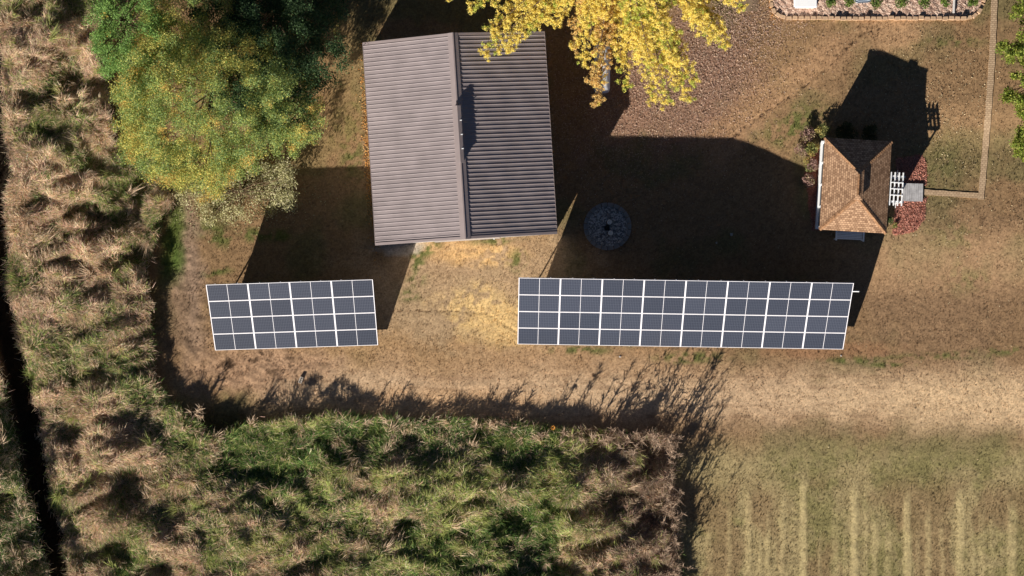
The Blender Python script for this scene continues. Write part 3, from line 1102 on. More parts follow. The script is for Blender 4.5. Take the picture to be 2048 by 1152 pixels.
def hip_roof(name, parent, hw, hl, ze, zr, rl, th=0.10, loc=(0, 0, 0)):
    """shingled hip roof with a ridge along y; rl is half the ridge"""
    faces = [[(-hw, hl, ze), (-hw, -hl, ze), (0, -rl, zr), (0, rl, zr)],
             [(hw, -hl, ze), (hw, hl, ze), (0, rl, zr), (0, -rl, zr)],
             [(-hw, -hl, ze), (hw, -hl, ze), (0, -rl, zr)],
             [(hw, hl, ze), (-hw, hl, ze), (0, rl, zr)]]
    bm = bmesh.new()
    ul = bm.loops.layers.uv.new("UVMap")
    for f in faces:
        vs = [bm.verts.new(p) for p in f]
        fc = bm.faces.new(vs)
        a = Vector(f[0]); e = (Vector(f[1]) - a).normalized()
        nrm = e.cross(Vector(f[2]) - a).normalized()
        up = nrm.cross(e)
        for lp in fc.loops:
            d = lp.vert.co - a
            lp[ul].uv = (d.dot(e) + 3.03, d.dot(up) + 0.02)
    # fascia ring and soffit
    ring = [(-hw, -hl), (hw, -hl), (hw, hl), (-hw, hl)]
    for i in range(4):
        a, b = ring[i], ring[(i + 1) % 4]
        vs = [bm.verts.new((*p, z)) for p, z in ((a, ze - th), (b, ze - th), (b, ze), (a, ze))]
        bm.faces.new(vs)
    bm.faces.new([bm.verts.new((*p, ze - th)) for p in reversed(ring)])
    me = bpy.data.meshes.new(name)
    bm.to_mesh(me)
    bm.free()
    return link(name, me, M_SHINGLE, parent, loc)


def cap_row(parent, a, b, n, w=0.11):
    """overlapping cap shingles along a hip or ridge, one mesh"""
    a, b = Vector(a), Vector(b)
    d = (b - a)
    L = d.length
    d.normalize()
    s = d.cross(Vector((0, 0, 1))).normalized()
    u = s.cross(d)
    mb = MB()
    for i in range(n):
        p0 = a + d * (L * i / n)
        p1 = a + d * (L * (i + 1.12) / n)
        lift0, lift1 = 0.035, 0.018
        vs = [p0 - s * w - u * (0.045 - lift0), p0 + u * lift0, p0 + s * w - u * (0.045 - lift0), p1 - s * w - u * (0.045 - lift1), p1 + u * lift1, p1 + s * w - u * (0.045 - lift1)]
        mb.add(vs, [(0, 1, 4, 3), (1, 2, 5, 4), (0, 2, 1)])
    return mb.build("hip_cap", M_SHCAP, parent)


def summerhouse():
    ze_abs = 3.12
    cs = [P(1650, 275, ze_abs), P(1783, 283, ze_abs), P(1773, 467, ze_abs), P(1639, 459, ze_abs)]
    c = sum(cs, Vector()) / 4
    gz = gh(c.x, c.y)
    t = empty("summerhouse", (c.x, c.y, gz), R(-3.4))
    tag(t, "small screened summerhouse with a tan shingled hip roof and white frame", "summerhouse")
    hw = ((cs[1] - cs[0]).length + (cs[2] - cs[3]).length) / 4
    hl = ((cs[3] - cs[0]).length + (cs[2] - cs[1]).length) / 4
    ze = ze_abs - gz
    rl = hl - hw
    zr = ze + hw * 0.455
    rf = hip_roof("roof", t, hw, hl, ze, zr, rl)
    for sx, sy in ((-1, -1), (1, -1), (1, 1), (-1, 1)):
        cap_row(rf, (sx * hw, sy * hl, ze + .005), (0, sy * rl, zr + .005), 20)
    cap_row(rf, (0, -rl, zr + .005), (0, rl, zr + .005), 14)
    # low cupola riding on the ridge
    cu = MB()
    cu.box(-0.19, 0.19, -rl - 0.05, rl + 0.05, zr - 0.22, zr + 0.045)
    cup = cu.build("cupola", M_WHITE, t)
    hip_roof("cupola_roof", cup, 0.27, rl + 0.14, zr + 0.06, zr + 0.183, rl - 0.13, 0.03)
    cap_row(cup, (0, -rl + .13, zr + .187), (0, rl - .13, zr + .187), 12, 0.09)
    # floor, knee walls, posts, screens
    iw, il = hw - 0.10, hl - 0.10
    MB().box(-iw, iw, -il, il, -0.25, 0.10).build("floor_slab", M_CONC, t)
    kh = 0.85
    k = MB()
    th = 0.06
    k.box(-iw, -iw + th, -il, il, 0.102, kh)
    k.box(-iw + th + .001, iw - th - .001, -il, -il + th, 0.102, kh)
    k.box(-iw + th + .001, iw - th - .001, il - th, il, 0.102, kh)
    k.box(iw - th, iw, -il, -0.55, 0.102, kh)
    k.box(iw - th, iw, 0.55, il, 0.102, kh)
    k.build("knee_wall", M_WHITE, t)
    rail = MB()
    rail.box(-iw - 0.07, -iw + 0.08, -il - 0.03, il + 0.03, kh + .001, kh + 0.06)
    rail.box(-iw + 0.082, iw, -il - 0.05, -il + 0.08, kh + .001, kh + 0.06)
    rail.build("sill", M_WHITE, t)
    for x, y in [(-iw, -il), (iw, -il), (iw, il), (-iw, il), (-iw, -il * .5), (-iw, 0), (-iw, il * .5), (0, -il), (0, il), (iw, -0.55), (iw, 0.55)]:
        sx = 0.05
        x = max(-iw + sx, min(iw - sx, x)); y = max(-il + sx, min(il - sx, y))
        MB().box(x - sx - .004, x + sx + .004, y - sx - .004, y + sx + .004, kh + .062, ze - 0.27).build("post", M_WHITE, t)
    hd = MB()
    hd.box(-iw - .006, -iw + .10, -il - .006, il + .006, ze - .268, ze - .115)
    hd.box(iw - .10, iw + .006, -il - .006, il + .006, ze - .268, ze - .115)
    hd.box(-iw + .101, iw - .101, -il - .006, -il + .10, ze - .268, ze - .115)
    hd.box(-iw + .101, iw - .101, il - .10, il + .006, ze - .268, ze - .115)
    hd.build("header", M_WHITE, t)
    ys = [-il + .11, -il * .5, 0, il * .5, il - .11]
    for a, b in zip(ys[:-1], ys[1:]):
        MB().box(-iw + .03, -iw + .04, a + .06, b - .06, kh + .064, ze - .27).build("screen", M_SCREEN, t)
    for s in (-1, 1):
        for a, b in ((-iw + .11, -.06), (.06, iw - .11)):
            y0, y1 = sorted((s * (il - .03), s * (il - .04)))
            MB().box(a, b, y0, y1, kh + .064, ze - .27).build("screen", M_SCREEN, t)
    for a, b in ((-il + .11, -.61), (.61, il - .11)):
        MB().box(iw - .04, iw - .03, a, b, kh + .064, ze - .27).build("screen", M_SCREEN, t)
    dr = MB().box(iw - .05, iw - .01, -.49, .49, 0.104, ze - .275).build("door", M_WHITE, t)
    MB().box(iw - .012, iw - .004, -.38, .38, 0.9, ze - .4).build("screen", M_SCREEN, dr)
    MB().tube([(iw + .03, -.42, 0.95), (iw + .03, -.42, 1.1)], 0.015, 6).build("handle", M_STEEL, dr)
    return t, gz


SH, SHZ = summerhouse()


def arbour():
    z = SHZ + 2.12
    c = P(1793, 378, z)
    t = empty("arbour", (c.x, c.y, SHZ), R(-3.4))
    tag(t, "white lattice arbour over the summerhouse entrance", "arbour")
    hz = 2.12
    for x in (-0.34, -0.125, 0.095, 0.31):
        MB().box(x - .032, x + .032, -0.90, 0.90, hz + .001, hz + 0.10, b=.006).build("rafter", M_WHITE, t)
    for y in (-0.68, -0.34, 0.0, 0.34, 0.68):
        e = abs(y) > 0.6
        w = .045 if e else .03
        MB().box(-0.40 if e else -.34, 0.44 if e else .34, y - w, y + w, hz - 0.12 if e else hz + .102, hz if e else hz + .14, b=.006).build("crossbeam", M_WHITE, t)
    for x in (-0.30, 0.31):
        for y in (-0.68, 0.68):
            MB().box(x - .045, x + .045, y - .045, y + .045, -0.1, hz - .122, b=.006).build("post", M_WHITE, t)
    for y in (-0.68, 0.68):
        mb = MB()
        for zz in (0.5, 0.9, 1.3, 1.7):
            mb.box(-0.254, 0.264, y - .012, y + .012, zz, zz + .03)
        mb.build("side_lattice", M_WHITE, t)
    d = MB()
    for y in (-0.68, 0.68):
        s = 1 if y > 0 else -1
        d.tube([(0.0, y + s * .05, hz - .05), (0.02, y + s * .35, hz - .08)], 0.015, 6)
    d.build("hook", M_WHITE, t)


arbour()

M_DECK = plain_mat("weathered grey boards", (0.36, 0.35, 0.35), 0.8, 0, 0.2, 5.0, 0.2)


def deck():
    c = PG(1825, 385)
    t = empty("boardwalk", (c.x, c.y, c.z), R(-1.5))
    tag(t, "grey board deck between the arbour and the brick path", "deck")
    bd = MB()
    n = 9
    for i in range(n):
        x0 = -0.55 + i * 1.10 / n
        bd.box(x0 + .004, x0 + 1.10 / n - .004, -0.49, 0.49, 0.10, 0.135)
    bd.build("boards", M_DECK, t)
    MB().box(-0.54, 0.54, -0.47, -0.43, -0.1, .098).box(-0.54, 0.54, 0.43, 0.47, -0.1, .098).build("joist", M_DECK, t)


deck()


def bench():
    c = PG(1696, 474)
    z = gh(c.x, c.y)
    t = empty("garden_bench", (c.x, c.y + 0.02, z), R(-2.5))
    tag(t, "white slatted garden bench against the summerhouse wall", "bench")
    s = MB()
    for i in range(5):
        y = -0.17 + i * 0.088
        s.box(-0.70, 0.70, y, y + .075, 0.42, 0.445)
    s.build("seat", M_WHITE, t)
    b = MB()
    for i in range(4):
        z0 = 0.52 + i * 0.105
        b.box(-0.70, 0.70, 0.285 + i * .012, 0.305 + i * .012, z0, z0 + .08)
    b.build("backrest", M_WHITE, t)
    for sx in (-1, 1):
        x0, x1 = sorted((sx * .71, sx * .78))
        MB().box(x0, x1, -0.20, -0.14, 0, .60).build("leg", M_WHITE, t)
        MB().box(x0, x1, 0.30, 0.36, 0, .92).build("leg", M_WHITE, t)
        x0, x1 = sorted((sx * .695, sx * .795))
        MB().box(x0, x1, -0.26, 0.295, 0.602, .64, b=.01).build("armrest", M_WHITE, t)


bench()


# ------------------------------------------------------------------ paths, bed, edging, slab
def brick_mat():
    m, nt, b = new_mat("tan pavers")
    tc = nt.nodes.new("ShaderNodeTexCoord")
    br = nt.nodes.new("ShaderNodeTexBrick")
    br.inputs["Color1"].default_value = (*S(184, 158, 126), 1)
    br.inputs["Color2"].default_value = (*S(160, 135, 106), 1)
    br.inputs["Mortar"].default_value = (*S(128, 104, 80), 1)
    br.inputs["Scale"].default_value = 1.0
    br.inputs["Mortar Size"].default_value = 0.012
    br.inputs["Brick Width"].default_value = 0.18
    br.inputs["Row Height"].default_value = 0.11
    nt.links.new(tc.outputs["Object"], br.inputs["Vector"])
    nt.links.new(br.outputs["Color"], b.inputs["Base Color"])
    b.inputs["Roughness"].default_value = 0.95
    return m


def path():
    mb = MB()
    pts = []
    for (x0, y0), (x1, y1) in zip(PATH_LINE[:-1], PATH_LINE[1:]):
        n = max(2, int(math.hypot(x1 - x0, y1 - y0) / 8))
        for i in range(n):
            pts.append((x0 + (x1 - x0) * i / n, y0 + (y1 - y0) * i / n))
    pts.append(PATH_LINE[-1])
    # two straight runs, butted at the corner
    k = min(range(len(pts)), key=lambda i: math.hypot(pts[i][0] - 1962, pts[i][1] - 392))
    runs = [pts[:k + 1] + [(1961.5, 399)], [(1956, 391.5)] + pts[k + 2:]]
    for r_, run in enumerate(runs):
        vs, fs = [], []
        for i, p in enumerate(run):
            q = run[min(i + 1, len(run) - 1)]
            o = run[max(i - 1, 0)]
            d = Vector((q[0] - o[0], q[1] - o[1])).normalized()
            nrm = Vector((-d.y, d.x))
            hw = (6.1 + 0.5 * math.sin(i * 1.3)) if r_ == 0 else 5.4 + 0.4 * math.sin(i * 1.7)
            for s in (-1, 1):
                w = PG(p[0] + nrm.x * hw * s, p[1] + nrm.y * hw * s)
                vs.append((w.x, w.y, w.z + 0.045)); vs.append((w.x, w.y, w.z - 0.08))
        for i in range(len(run) - 1):
            a = i * 4
            fs += [(a, a + 4, a + 6, a + 2), (a + 1, a + 5, a + 4, a), (a + 2, a + 6, a + 7, a + 3)]
        mb.add(vs, [f[::-1] for f in fs])
    o = mb.build("path", brick_mat())
    tag(o, kind="structure")


path()


def gravel_mat(name, c1, c2, c3):
    m, nt, b = new_mat(name)
    tc = nt.nodes.new("ShaderNodeTexCoord")
    vo = nt.nodes.new("ShaderNodeTexVoronoi")
    vo.inputs["Scale"].default_value = 14.0
    nt.links.new(tc.outputs["Object"], vo.inputs["Vector"])
    sp = nt.nodes.new("ShaderNodeSeparateColor")
    nt.links.new(vo.outputs["Color"], sp.inputs[0])
    cr = nt.nodes.new("ShaderNodeValToRGB")
    cr.color_ramp.elements[0].color = (*c1, 1)
    cr.color_ramp.elements[1].color = (*c3, 1)
    e = cr.color_ramp.elements.new(0.5)
    e.color = (*c2, 1)
    nt.links.new(sp.outputs[0], cr.inputs[0])
    nt.links.new(cr.outputs[0], b.inputs["Base Color"])
    bp = nt.nodes.new("ShaderNodeBump")
    bp.inputs["Strength"].default_value = 0.8
    bp.inputs["Distance"].default_value = 0.03
    bp.invert = True
    nt.links.new(vo.outputs["Distance"], bp.inputs["Height"])
    nt.links.new(bp.outputs[0], b.inputs["Normal"])
    b.inputs["Roughness"].default_value = 0.9
    return m


BZ = 0.09


def bed():
    xs = list(range(1541, 1974, 9))
    low = [(1541, -10), (1543, 12), (1550, 30), (1568, 38), (1700, 40), (1820, 39), (1930, 40), (1950, 33), (1962, 18), (1973, -10)]
    ys = [-60, -30, -10, 0, 8, 16, 24, 31, 36, 40]
    vs, fs = [], []
    for x in xs:
        yl = float(np.interp(x, [p[0] for p in low], [p[1] for p in low]))
        for y in ys:
            g = PG(x, min(y, yl))
            vs.append((g.x, g.y, g.z + BZ + 0.02 * math.sin(x * .3 + y)))
        g = PG(x, yl)
        vs.append((g.x, g.y, g.z - 0.2))
    m = len(ys) + 1
    for i in range(len(xs) - 1):
        for j in range(m - 1):
            fs.append((i * m + j, i * m + j + 1, (i + 1) * m + j + 1, (i + 1) * m + j))
    mb = MB().add(vs, fs)
    tag(mb.build("gravel_bed", gravel_mat("pinkish gravel", tuple(S(120, 92, 78)), tuple(S(172, 140, 120)), tuple(S(205, 180, 160)))), kind="structure")


bed()
M_BLOCK = plain_mat("tan concrete block", tuple(S(186, 156, 126)), 0.95, 0, 0.2, 5.0, 0.1, 0.3)


def walk(pts, step):
    out = []
    carry = 0.0
    for (x0, y0), (x1, y1) in zip(pts[:-1], pts[1:]):
        L = math.hypot(x1 - x0, y1 - y0)
        s = carry
        while s < L:
            out.append((x0 + (x1 - x0) * s / L, y0 + (y1 - y0) * s / L, math.atan2(-(y1 - y0), x1 - x0)))
            s += step
        carry = s - L
    return out


def edging():
    line = [(1542, -2), (1543, 10), (1549, 25), (1560, 33), (1572, 36), (1700, 37), (1820, 36.5), (1930, 37.5), (1946, 33), (1957, 23), (1963, 12), (1968, -4)]
    protos = []
    for k in range(3):
        mb = MB()
        w, d = 0.145 + 0.006 * k, 0.10
        mb.prism([(-w, -d), (w, -d), (w * 0.86, d), (-w * 0.86, d)][:], -0.12, 0.22)
        mb2 = MB()
        bm = bmesh.new()
        vs = [bm.verts.new(v) for v in mb.v]
        for f in mb.f:
            bm.faces.new([vs[i] for i in f])
        bmesh.ops.bevel(bm, geom=list(bm.edges), offset=0.014, segments=2, affect='EDGES')
        me = bpy.data.meshes.new("edging_block")
        bm.to_mesh(me)
        bm.free()
        me.materials.append(M_BLOCK)
        protos.append(me)
    for i, (x, y, a) in enumerate(walk(line, 12.0)):
        g = PG(x, y)
        o = link("edging_block", protos[i % 3], None)
        o.location = (g.x, g.y + random.uniform(-.02, .02), g.z + random.uniform(-0.09, 0.05))
        o.rotation_euler = (random.uniform(-.05, .05), random.uniform(-.05, .05), a + random.uniform(-.07, .07))
        side = "left curved end" if x < 1565 else ("right curved end" if x > 1938 else "straight front")
        tag(o, "tan concrete block in the %s of the edging around the gravel bed" % side, "edging block", "edging blocks around the gravel bed")


edging()

# patio slab at the top edge
s0, s1 = PG(1470, 23), PG(1533, -40)
sl = MB().box(s0.x, s1.x, s0.y, s1.y, s0.z - .2, s0.z + .09, b=.01)
tag(sl.build("patio", plain_mat("grey brown concrete", tuple(S(122, 104, 84)), 0.9, 0, 0.15, 4.0, 0.1)), kind="structure")


# ------------------------------------------------------------------ small plants
M_STEM = plain_mat("bark", tuple(S(96, 78, 60)), 0.9, 0, 0.25, 8.0, 0.1, 0.4)


def ball_leaves(n, c, r, flat=0.8, shell=0.55):
    v = RNG.normal(size=(n, 3))
    v /= np.linalg.norm(v, axis=1, keepdims=True)
    rad = (shell + (1 - shell) * RNG.random(n)) * r
    v *= rad[:, None]
    v[:, 2] *= flat
    return np.asarray(c) + v


def shrub(name, px, py, r, h, cols, label, cat, group=None, n=500, leaf=0.07, z0=0.0):
    g = PG(px, py)
    z = g.z + z0
    t = empty(name, (g.x, g.y, z))
    tag(t, label, cat, group)
    pos, col = [], []
    st = MB()
    for k in range(9):
        a = 2 * math.pi * k / 9 + RNG.random()
        rr = r * (0.25 + 0.5 * RNG.random())
        c = np.array([math.cos(a) * rr, math.sin(a) * rr, h * (0.45 + 0.4 * RNG.random())])
        pos.append(ball_leaves(n // 9, c, r * 0.5, 0.8))
        cc = np.array(cols[k % len(cols)]) * (0.75 + 0.5 * RNG.random())
        col.append(np.repeat(cc[None], n // 9, 0) * (0.7 + 0.6 * RNG.random((n // 9, 1))))
        st.tube([(0, 0, -0.03), (c[0] * .5, c[1] * .5, c[2] * .6), tuple(c)], [0.018, 0.012, 0.006], 5)
    pos = np.concatenate(pos)
    pos[:, 2] = np.maximum(pos[:, 2], 0.02)
    col = np.concatenate(col)
    link("foliage", leaf_mesh("foliage", pos, leaf * (0.6 + 0.8 * RNG.random(len(pos))), col), M_LEAF, t)
    st.build("stem", M_STEM, t)
    return t


GR = [(0.13, 0.20, 0.035), (0.17, 0.23, 0.045), (0.08, 0.14, 0.03)]
wheres = [(1660, 5, "between the white box and the blue tub"), (1696, 6, "just left of the pale blue tub"), (1751, 8, "just right of the pale blue tub"),
          (1801, 7, "fourth from the left in the gravel bed"), (1846, 7, "midway between the blue tub and the white spout"), (1886, 5, "just left of the white spout"), (1941, 6, "last at the right end of the gravel bed")]
for x, y, wtxt in wheres:
    shrub("bedding_shrub", x, y, 0.30 + 0.05 * random.random(), 0.45, GR, "small green shrub " + wtxt, "shrub", "shrubs in a row in the gravel bed", 520, 0.075, BZ)

# ornamental planting left of the summerhouse
YP = [(0.42, 0.33, 0.10), (0.30, 0.29, 0.10), (0.20, 0.22, 0.07)]
PK = [(0.38, 0.24, 0.20), (0.30, 0.18, 0.14), (0.34, 0.26, 0.15)]
for x, y, r, h, cols, lb in ((1645, 262, .42, .7, YP, "yellow green ornamental shrub at the upper left summerhouse corner"),
                             (1614, 268, .42, .5, PK, "pinkish dried shrub beyond the upper left summerhouse corner"),
                             (1604, 300, .45, .5, PK, "pinkish brown shrub left of the yellow one by the summerhouse"),
                             (1622, 298, .42, .6, YP, "bright yellow shrub beside the pinkish ones by the summerhouse"),
                             (1620, 330, .45, .5, PK + YP, "mixed yellow and brown shrub along the white summerhouse wall"),
                             (1615, 362, .40, .5, PK, "low brown shrub half in shadow along the summerhouse wall")):
    shrub("ornamental_shrub", x, y, r, h, cols, lb, "shrub", "ornamental shrubs left of the summerhouse", 700, 0.09)
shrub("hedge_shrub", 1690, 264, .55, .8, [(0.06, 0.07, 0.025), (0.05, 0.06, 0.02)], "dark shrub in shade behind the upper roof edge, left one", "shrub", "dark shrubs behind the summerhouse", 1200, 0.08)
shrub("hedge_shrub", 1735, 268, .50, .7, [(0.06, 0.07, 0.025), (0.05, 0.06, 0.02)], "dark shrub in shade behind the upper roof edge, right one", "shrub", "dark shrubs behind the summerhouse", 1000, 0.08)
shrub("bedding_plant", 1788, 452, .17, .25, YP, "small yellow plant in the red bark by the summerhouse corner", "plant", None, 200, 0.06)
shrub("bedding_plant", 1779, 440, .22, .3, [(0.06, 0.10, 0.03)], "small dark green plant against the lower right summerhouse wall", "plant", None, 260, 0.06)


# ------------------------------------------------------------------ trees
def crown_tree(name, base_px, clumps, trunk_h, cols_fn, label, leaf=0.13, per=260, group=None, limbs=40, trunk_r=0.2, flat=0.7):
    """clumps: list of (x, y, z, r) world coordinates"""
    b = PG(*base_px)
    t = empty(name, (b.x, b.y, b.z))
    tag(t, label, "tree", group)
    pos, col = [], []
    for (x, y, z, r) in clumps:
        n = int(per * (r / 0.7) ** 2)
        p = ball_leaves(n, (x - b.x, y - b.y, z - b.z), r, flat, 0.25)
        pos.append(p)
        base = cols_fn(x, y, z)
        cc = base[RNG.integers(0, len(base), n)]
        col.append(cc * (0.62 + 0.7 * RNG.random((n, 1))))
    pos = np.concatenate(pos)
    col = np.concatenate(col)
    link("crown", leaf_mesh("crown", pos, leaf * (0.55 + 0.9 * RNG.random(len(pos))), col, 0.35), M_LEAF, t)
    st = MB()
    top = Vector((0.1, 0.1, trunk_h))
    st.tube([(0, 0, -0.1), (0.03, 0.02, trunk_h * .5), tuple(top)], [trunk_r, trunk_r * .8, trunk_r * .55], 10)
    idx = list(range(len(clumps)))
    random.shuffle(idx)
    for i in idx[:limbs]:
        x, y, z, r = clumps[i]
        e = Vector((x - b.x, y - b.y, z - b.z))
        s = Vector((0.03, 0.03, trunk_h * random.uniform(.45, 1.0)))
        m1 = s.lerp(e, .5) + Vector((random.uniform(-.3, .3), random.uniform(-.3, .3), random.uniform(0, .4)))
        st.tube([s, m1, e], [trunk_r * .32, trunk_r * .2, 0.018], 6)
    st.build("trunk", M_STEM, t)
    return t


def ellipsoid_clumps(cpx, cpy, rad, z0, z1, n, r0, r1, seed, squash=1.0, shell=0.55, rmin=0.0):
    rg = np.random.default_rng(seed)
    zc = (z0 + z1) / 2
    hz = (z1 - z0) / 2
    c = P(cpx, cpy, zc)
    out = []
    while len(out) < n:
        v = rg.normal(size=3)
        v /= np.linalg.norm(v)
        s = shell + (1 - shell) * rg.random() ** 0.6
        bump = 0.82 + 0.36 * vnoise(np.array([v[0] * 2.1 + 9]), np.array([v[1] * 2.1 + v[2] + 3]), seed)[0]
        x, y, z = c.x + v[0] * rad * s * bump, c.y + v[1] * rad * squash * s * bump, zc + v[2] * hz * s
        out.append((x, y, z, r0 + (r1 - r0) * rg.random()))
    return out


def col_main(x, y, z):
    n = fbm(np.array([x * 0.5]), np.array([y * 0.5]), 12, 3)[0] - 0.09
    yel = [(0.60, 0.55, 0.14), (0.52, 0.53, 0.14), (0.68, 0.53, 0.13)]
    grn = [(0.21, 0.31, 0.085), (0.29, 0.38, 0.10), (0.26, 0.35, 0.14)]
    r = RNG.random()
    if r < 0.10:
        return np.array([(0.72, 0.44, 0.10), (0.66, 0.46, 0.14), (0.46, 0.42, 0.12)])
    w = n + (r - 0.5) * 0.35
    return np.array(yel + grn[:1] if w > 0.54 else (grn + yel[1:2] if w < 0.46 else grn + yel))


def col_green(x, y, z):
    if RNG.random() < 0.06:
        return np.array([(0.50, 0.36, 0.08), (0.2, 0.3, 0.08)])
    return np.array([(0.19, 0.33, 0.08), (0.24, 0.38, 0.09), (0.15, 0.27, 0.07)])


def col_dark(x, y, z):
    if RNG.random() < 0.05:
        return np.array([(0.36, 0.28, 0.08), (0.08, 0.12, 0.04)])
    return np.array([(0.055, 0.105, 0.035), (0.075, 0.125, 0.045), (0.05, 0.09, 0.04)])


TG = "trees at the upper left by the reeds"
crown_tree("locust_tree", (440, 190), ellipsoid_clumps(404, 214, 5.3, 1.0, 9.2, 820, 0.28, 0.60, 5, 0.88, 0.55) + ellipsoid_clumps(372, 44, 2.7, 1.4, 7.6, 220, 0.28, 0.55, 9, 1.1, 0.4) + ellipsoid_clumps(585, 236, 1.8, 1.4, 5.6, 150, 0.25, 0.5, 6, 1.1, 0.3), 5.0, col_main,
           "broad tree turning yellow and orange, largest by the reeds", 0.070, 560, TG, 14, 0.15)
crown_tree("green_tree", (272, 62), ellipsoid_clumps(268, 62, 2.5, 1.6, 8.8, 200, 0.28, 0.55, 8, 1.25, 0.4), 4.6, col_green,
           "small bright green tree at the top beside the straw reeds", 0.08, 470, TG, 30, 0.12)
crown_tree("dark_tree", (560, 40), ellipsoid_clumps(540, 62, 4.1, 0.8, 7.0, 480, 0.35, 0.7, 13, 1.3, 0.3), 4.0, col_dark,
           "dark green tree in shade between the yellowing tree and the barn", 0.095, 380, TG, 40, 0.15)


# pale low shrub under the yellowing tree
def pale_bush():
    cl = []
    rg = np.random.default_rng(21)
    for k in range(260):
        a = rg.random()
        x = 345 + 240 * a
        y = 338 + 98 * rg.random() + 12 * math.sin(a * 5)
        if x < 400 and y > 405 or (y > 395 and rg.random() < .5):
            continue
        z = 0.2 + 1.0 * rg.random() * (0.25 + 0.75 * a)
        p = P(x, y, z)
        cl.append((p.x, p.y, z, 0.28 + 0.25 * rg.random()))
    for k in range(16):
        x = 548 + 42 * rg.random(); y = 330 + 80 * rg.random(); z = 1.4 + 1.0 * rg.random()
        p = P(x, y, z)
        cl.append((p.x, p.y, z, 0.3 + 0.2 * rg.random()))
    fn = lambda x, y, z: np.array([(0.56, 0.52, 0.28), (0.47, 0.45, 0.22), (0.64, 0.58, 0.36), (0.36, 0.35, 0.15)])
    b = (480, 385)
    t = crown_tree("willow_shrub", b, cl, 0.8, fn, "pale olive small leaved shrub spreading under the yellowing tree", 0.085, 240, None, 70, 0.06)
    t["category"] = "shrub"


pale_bush()


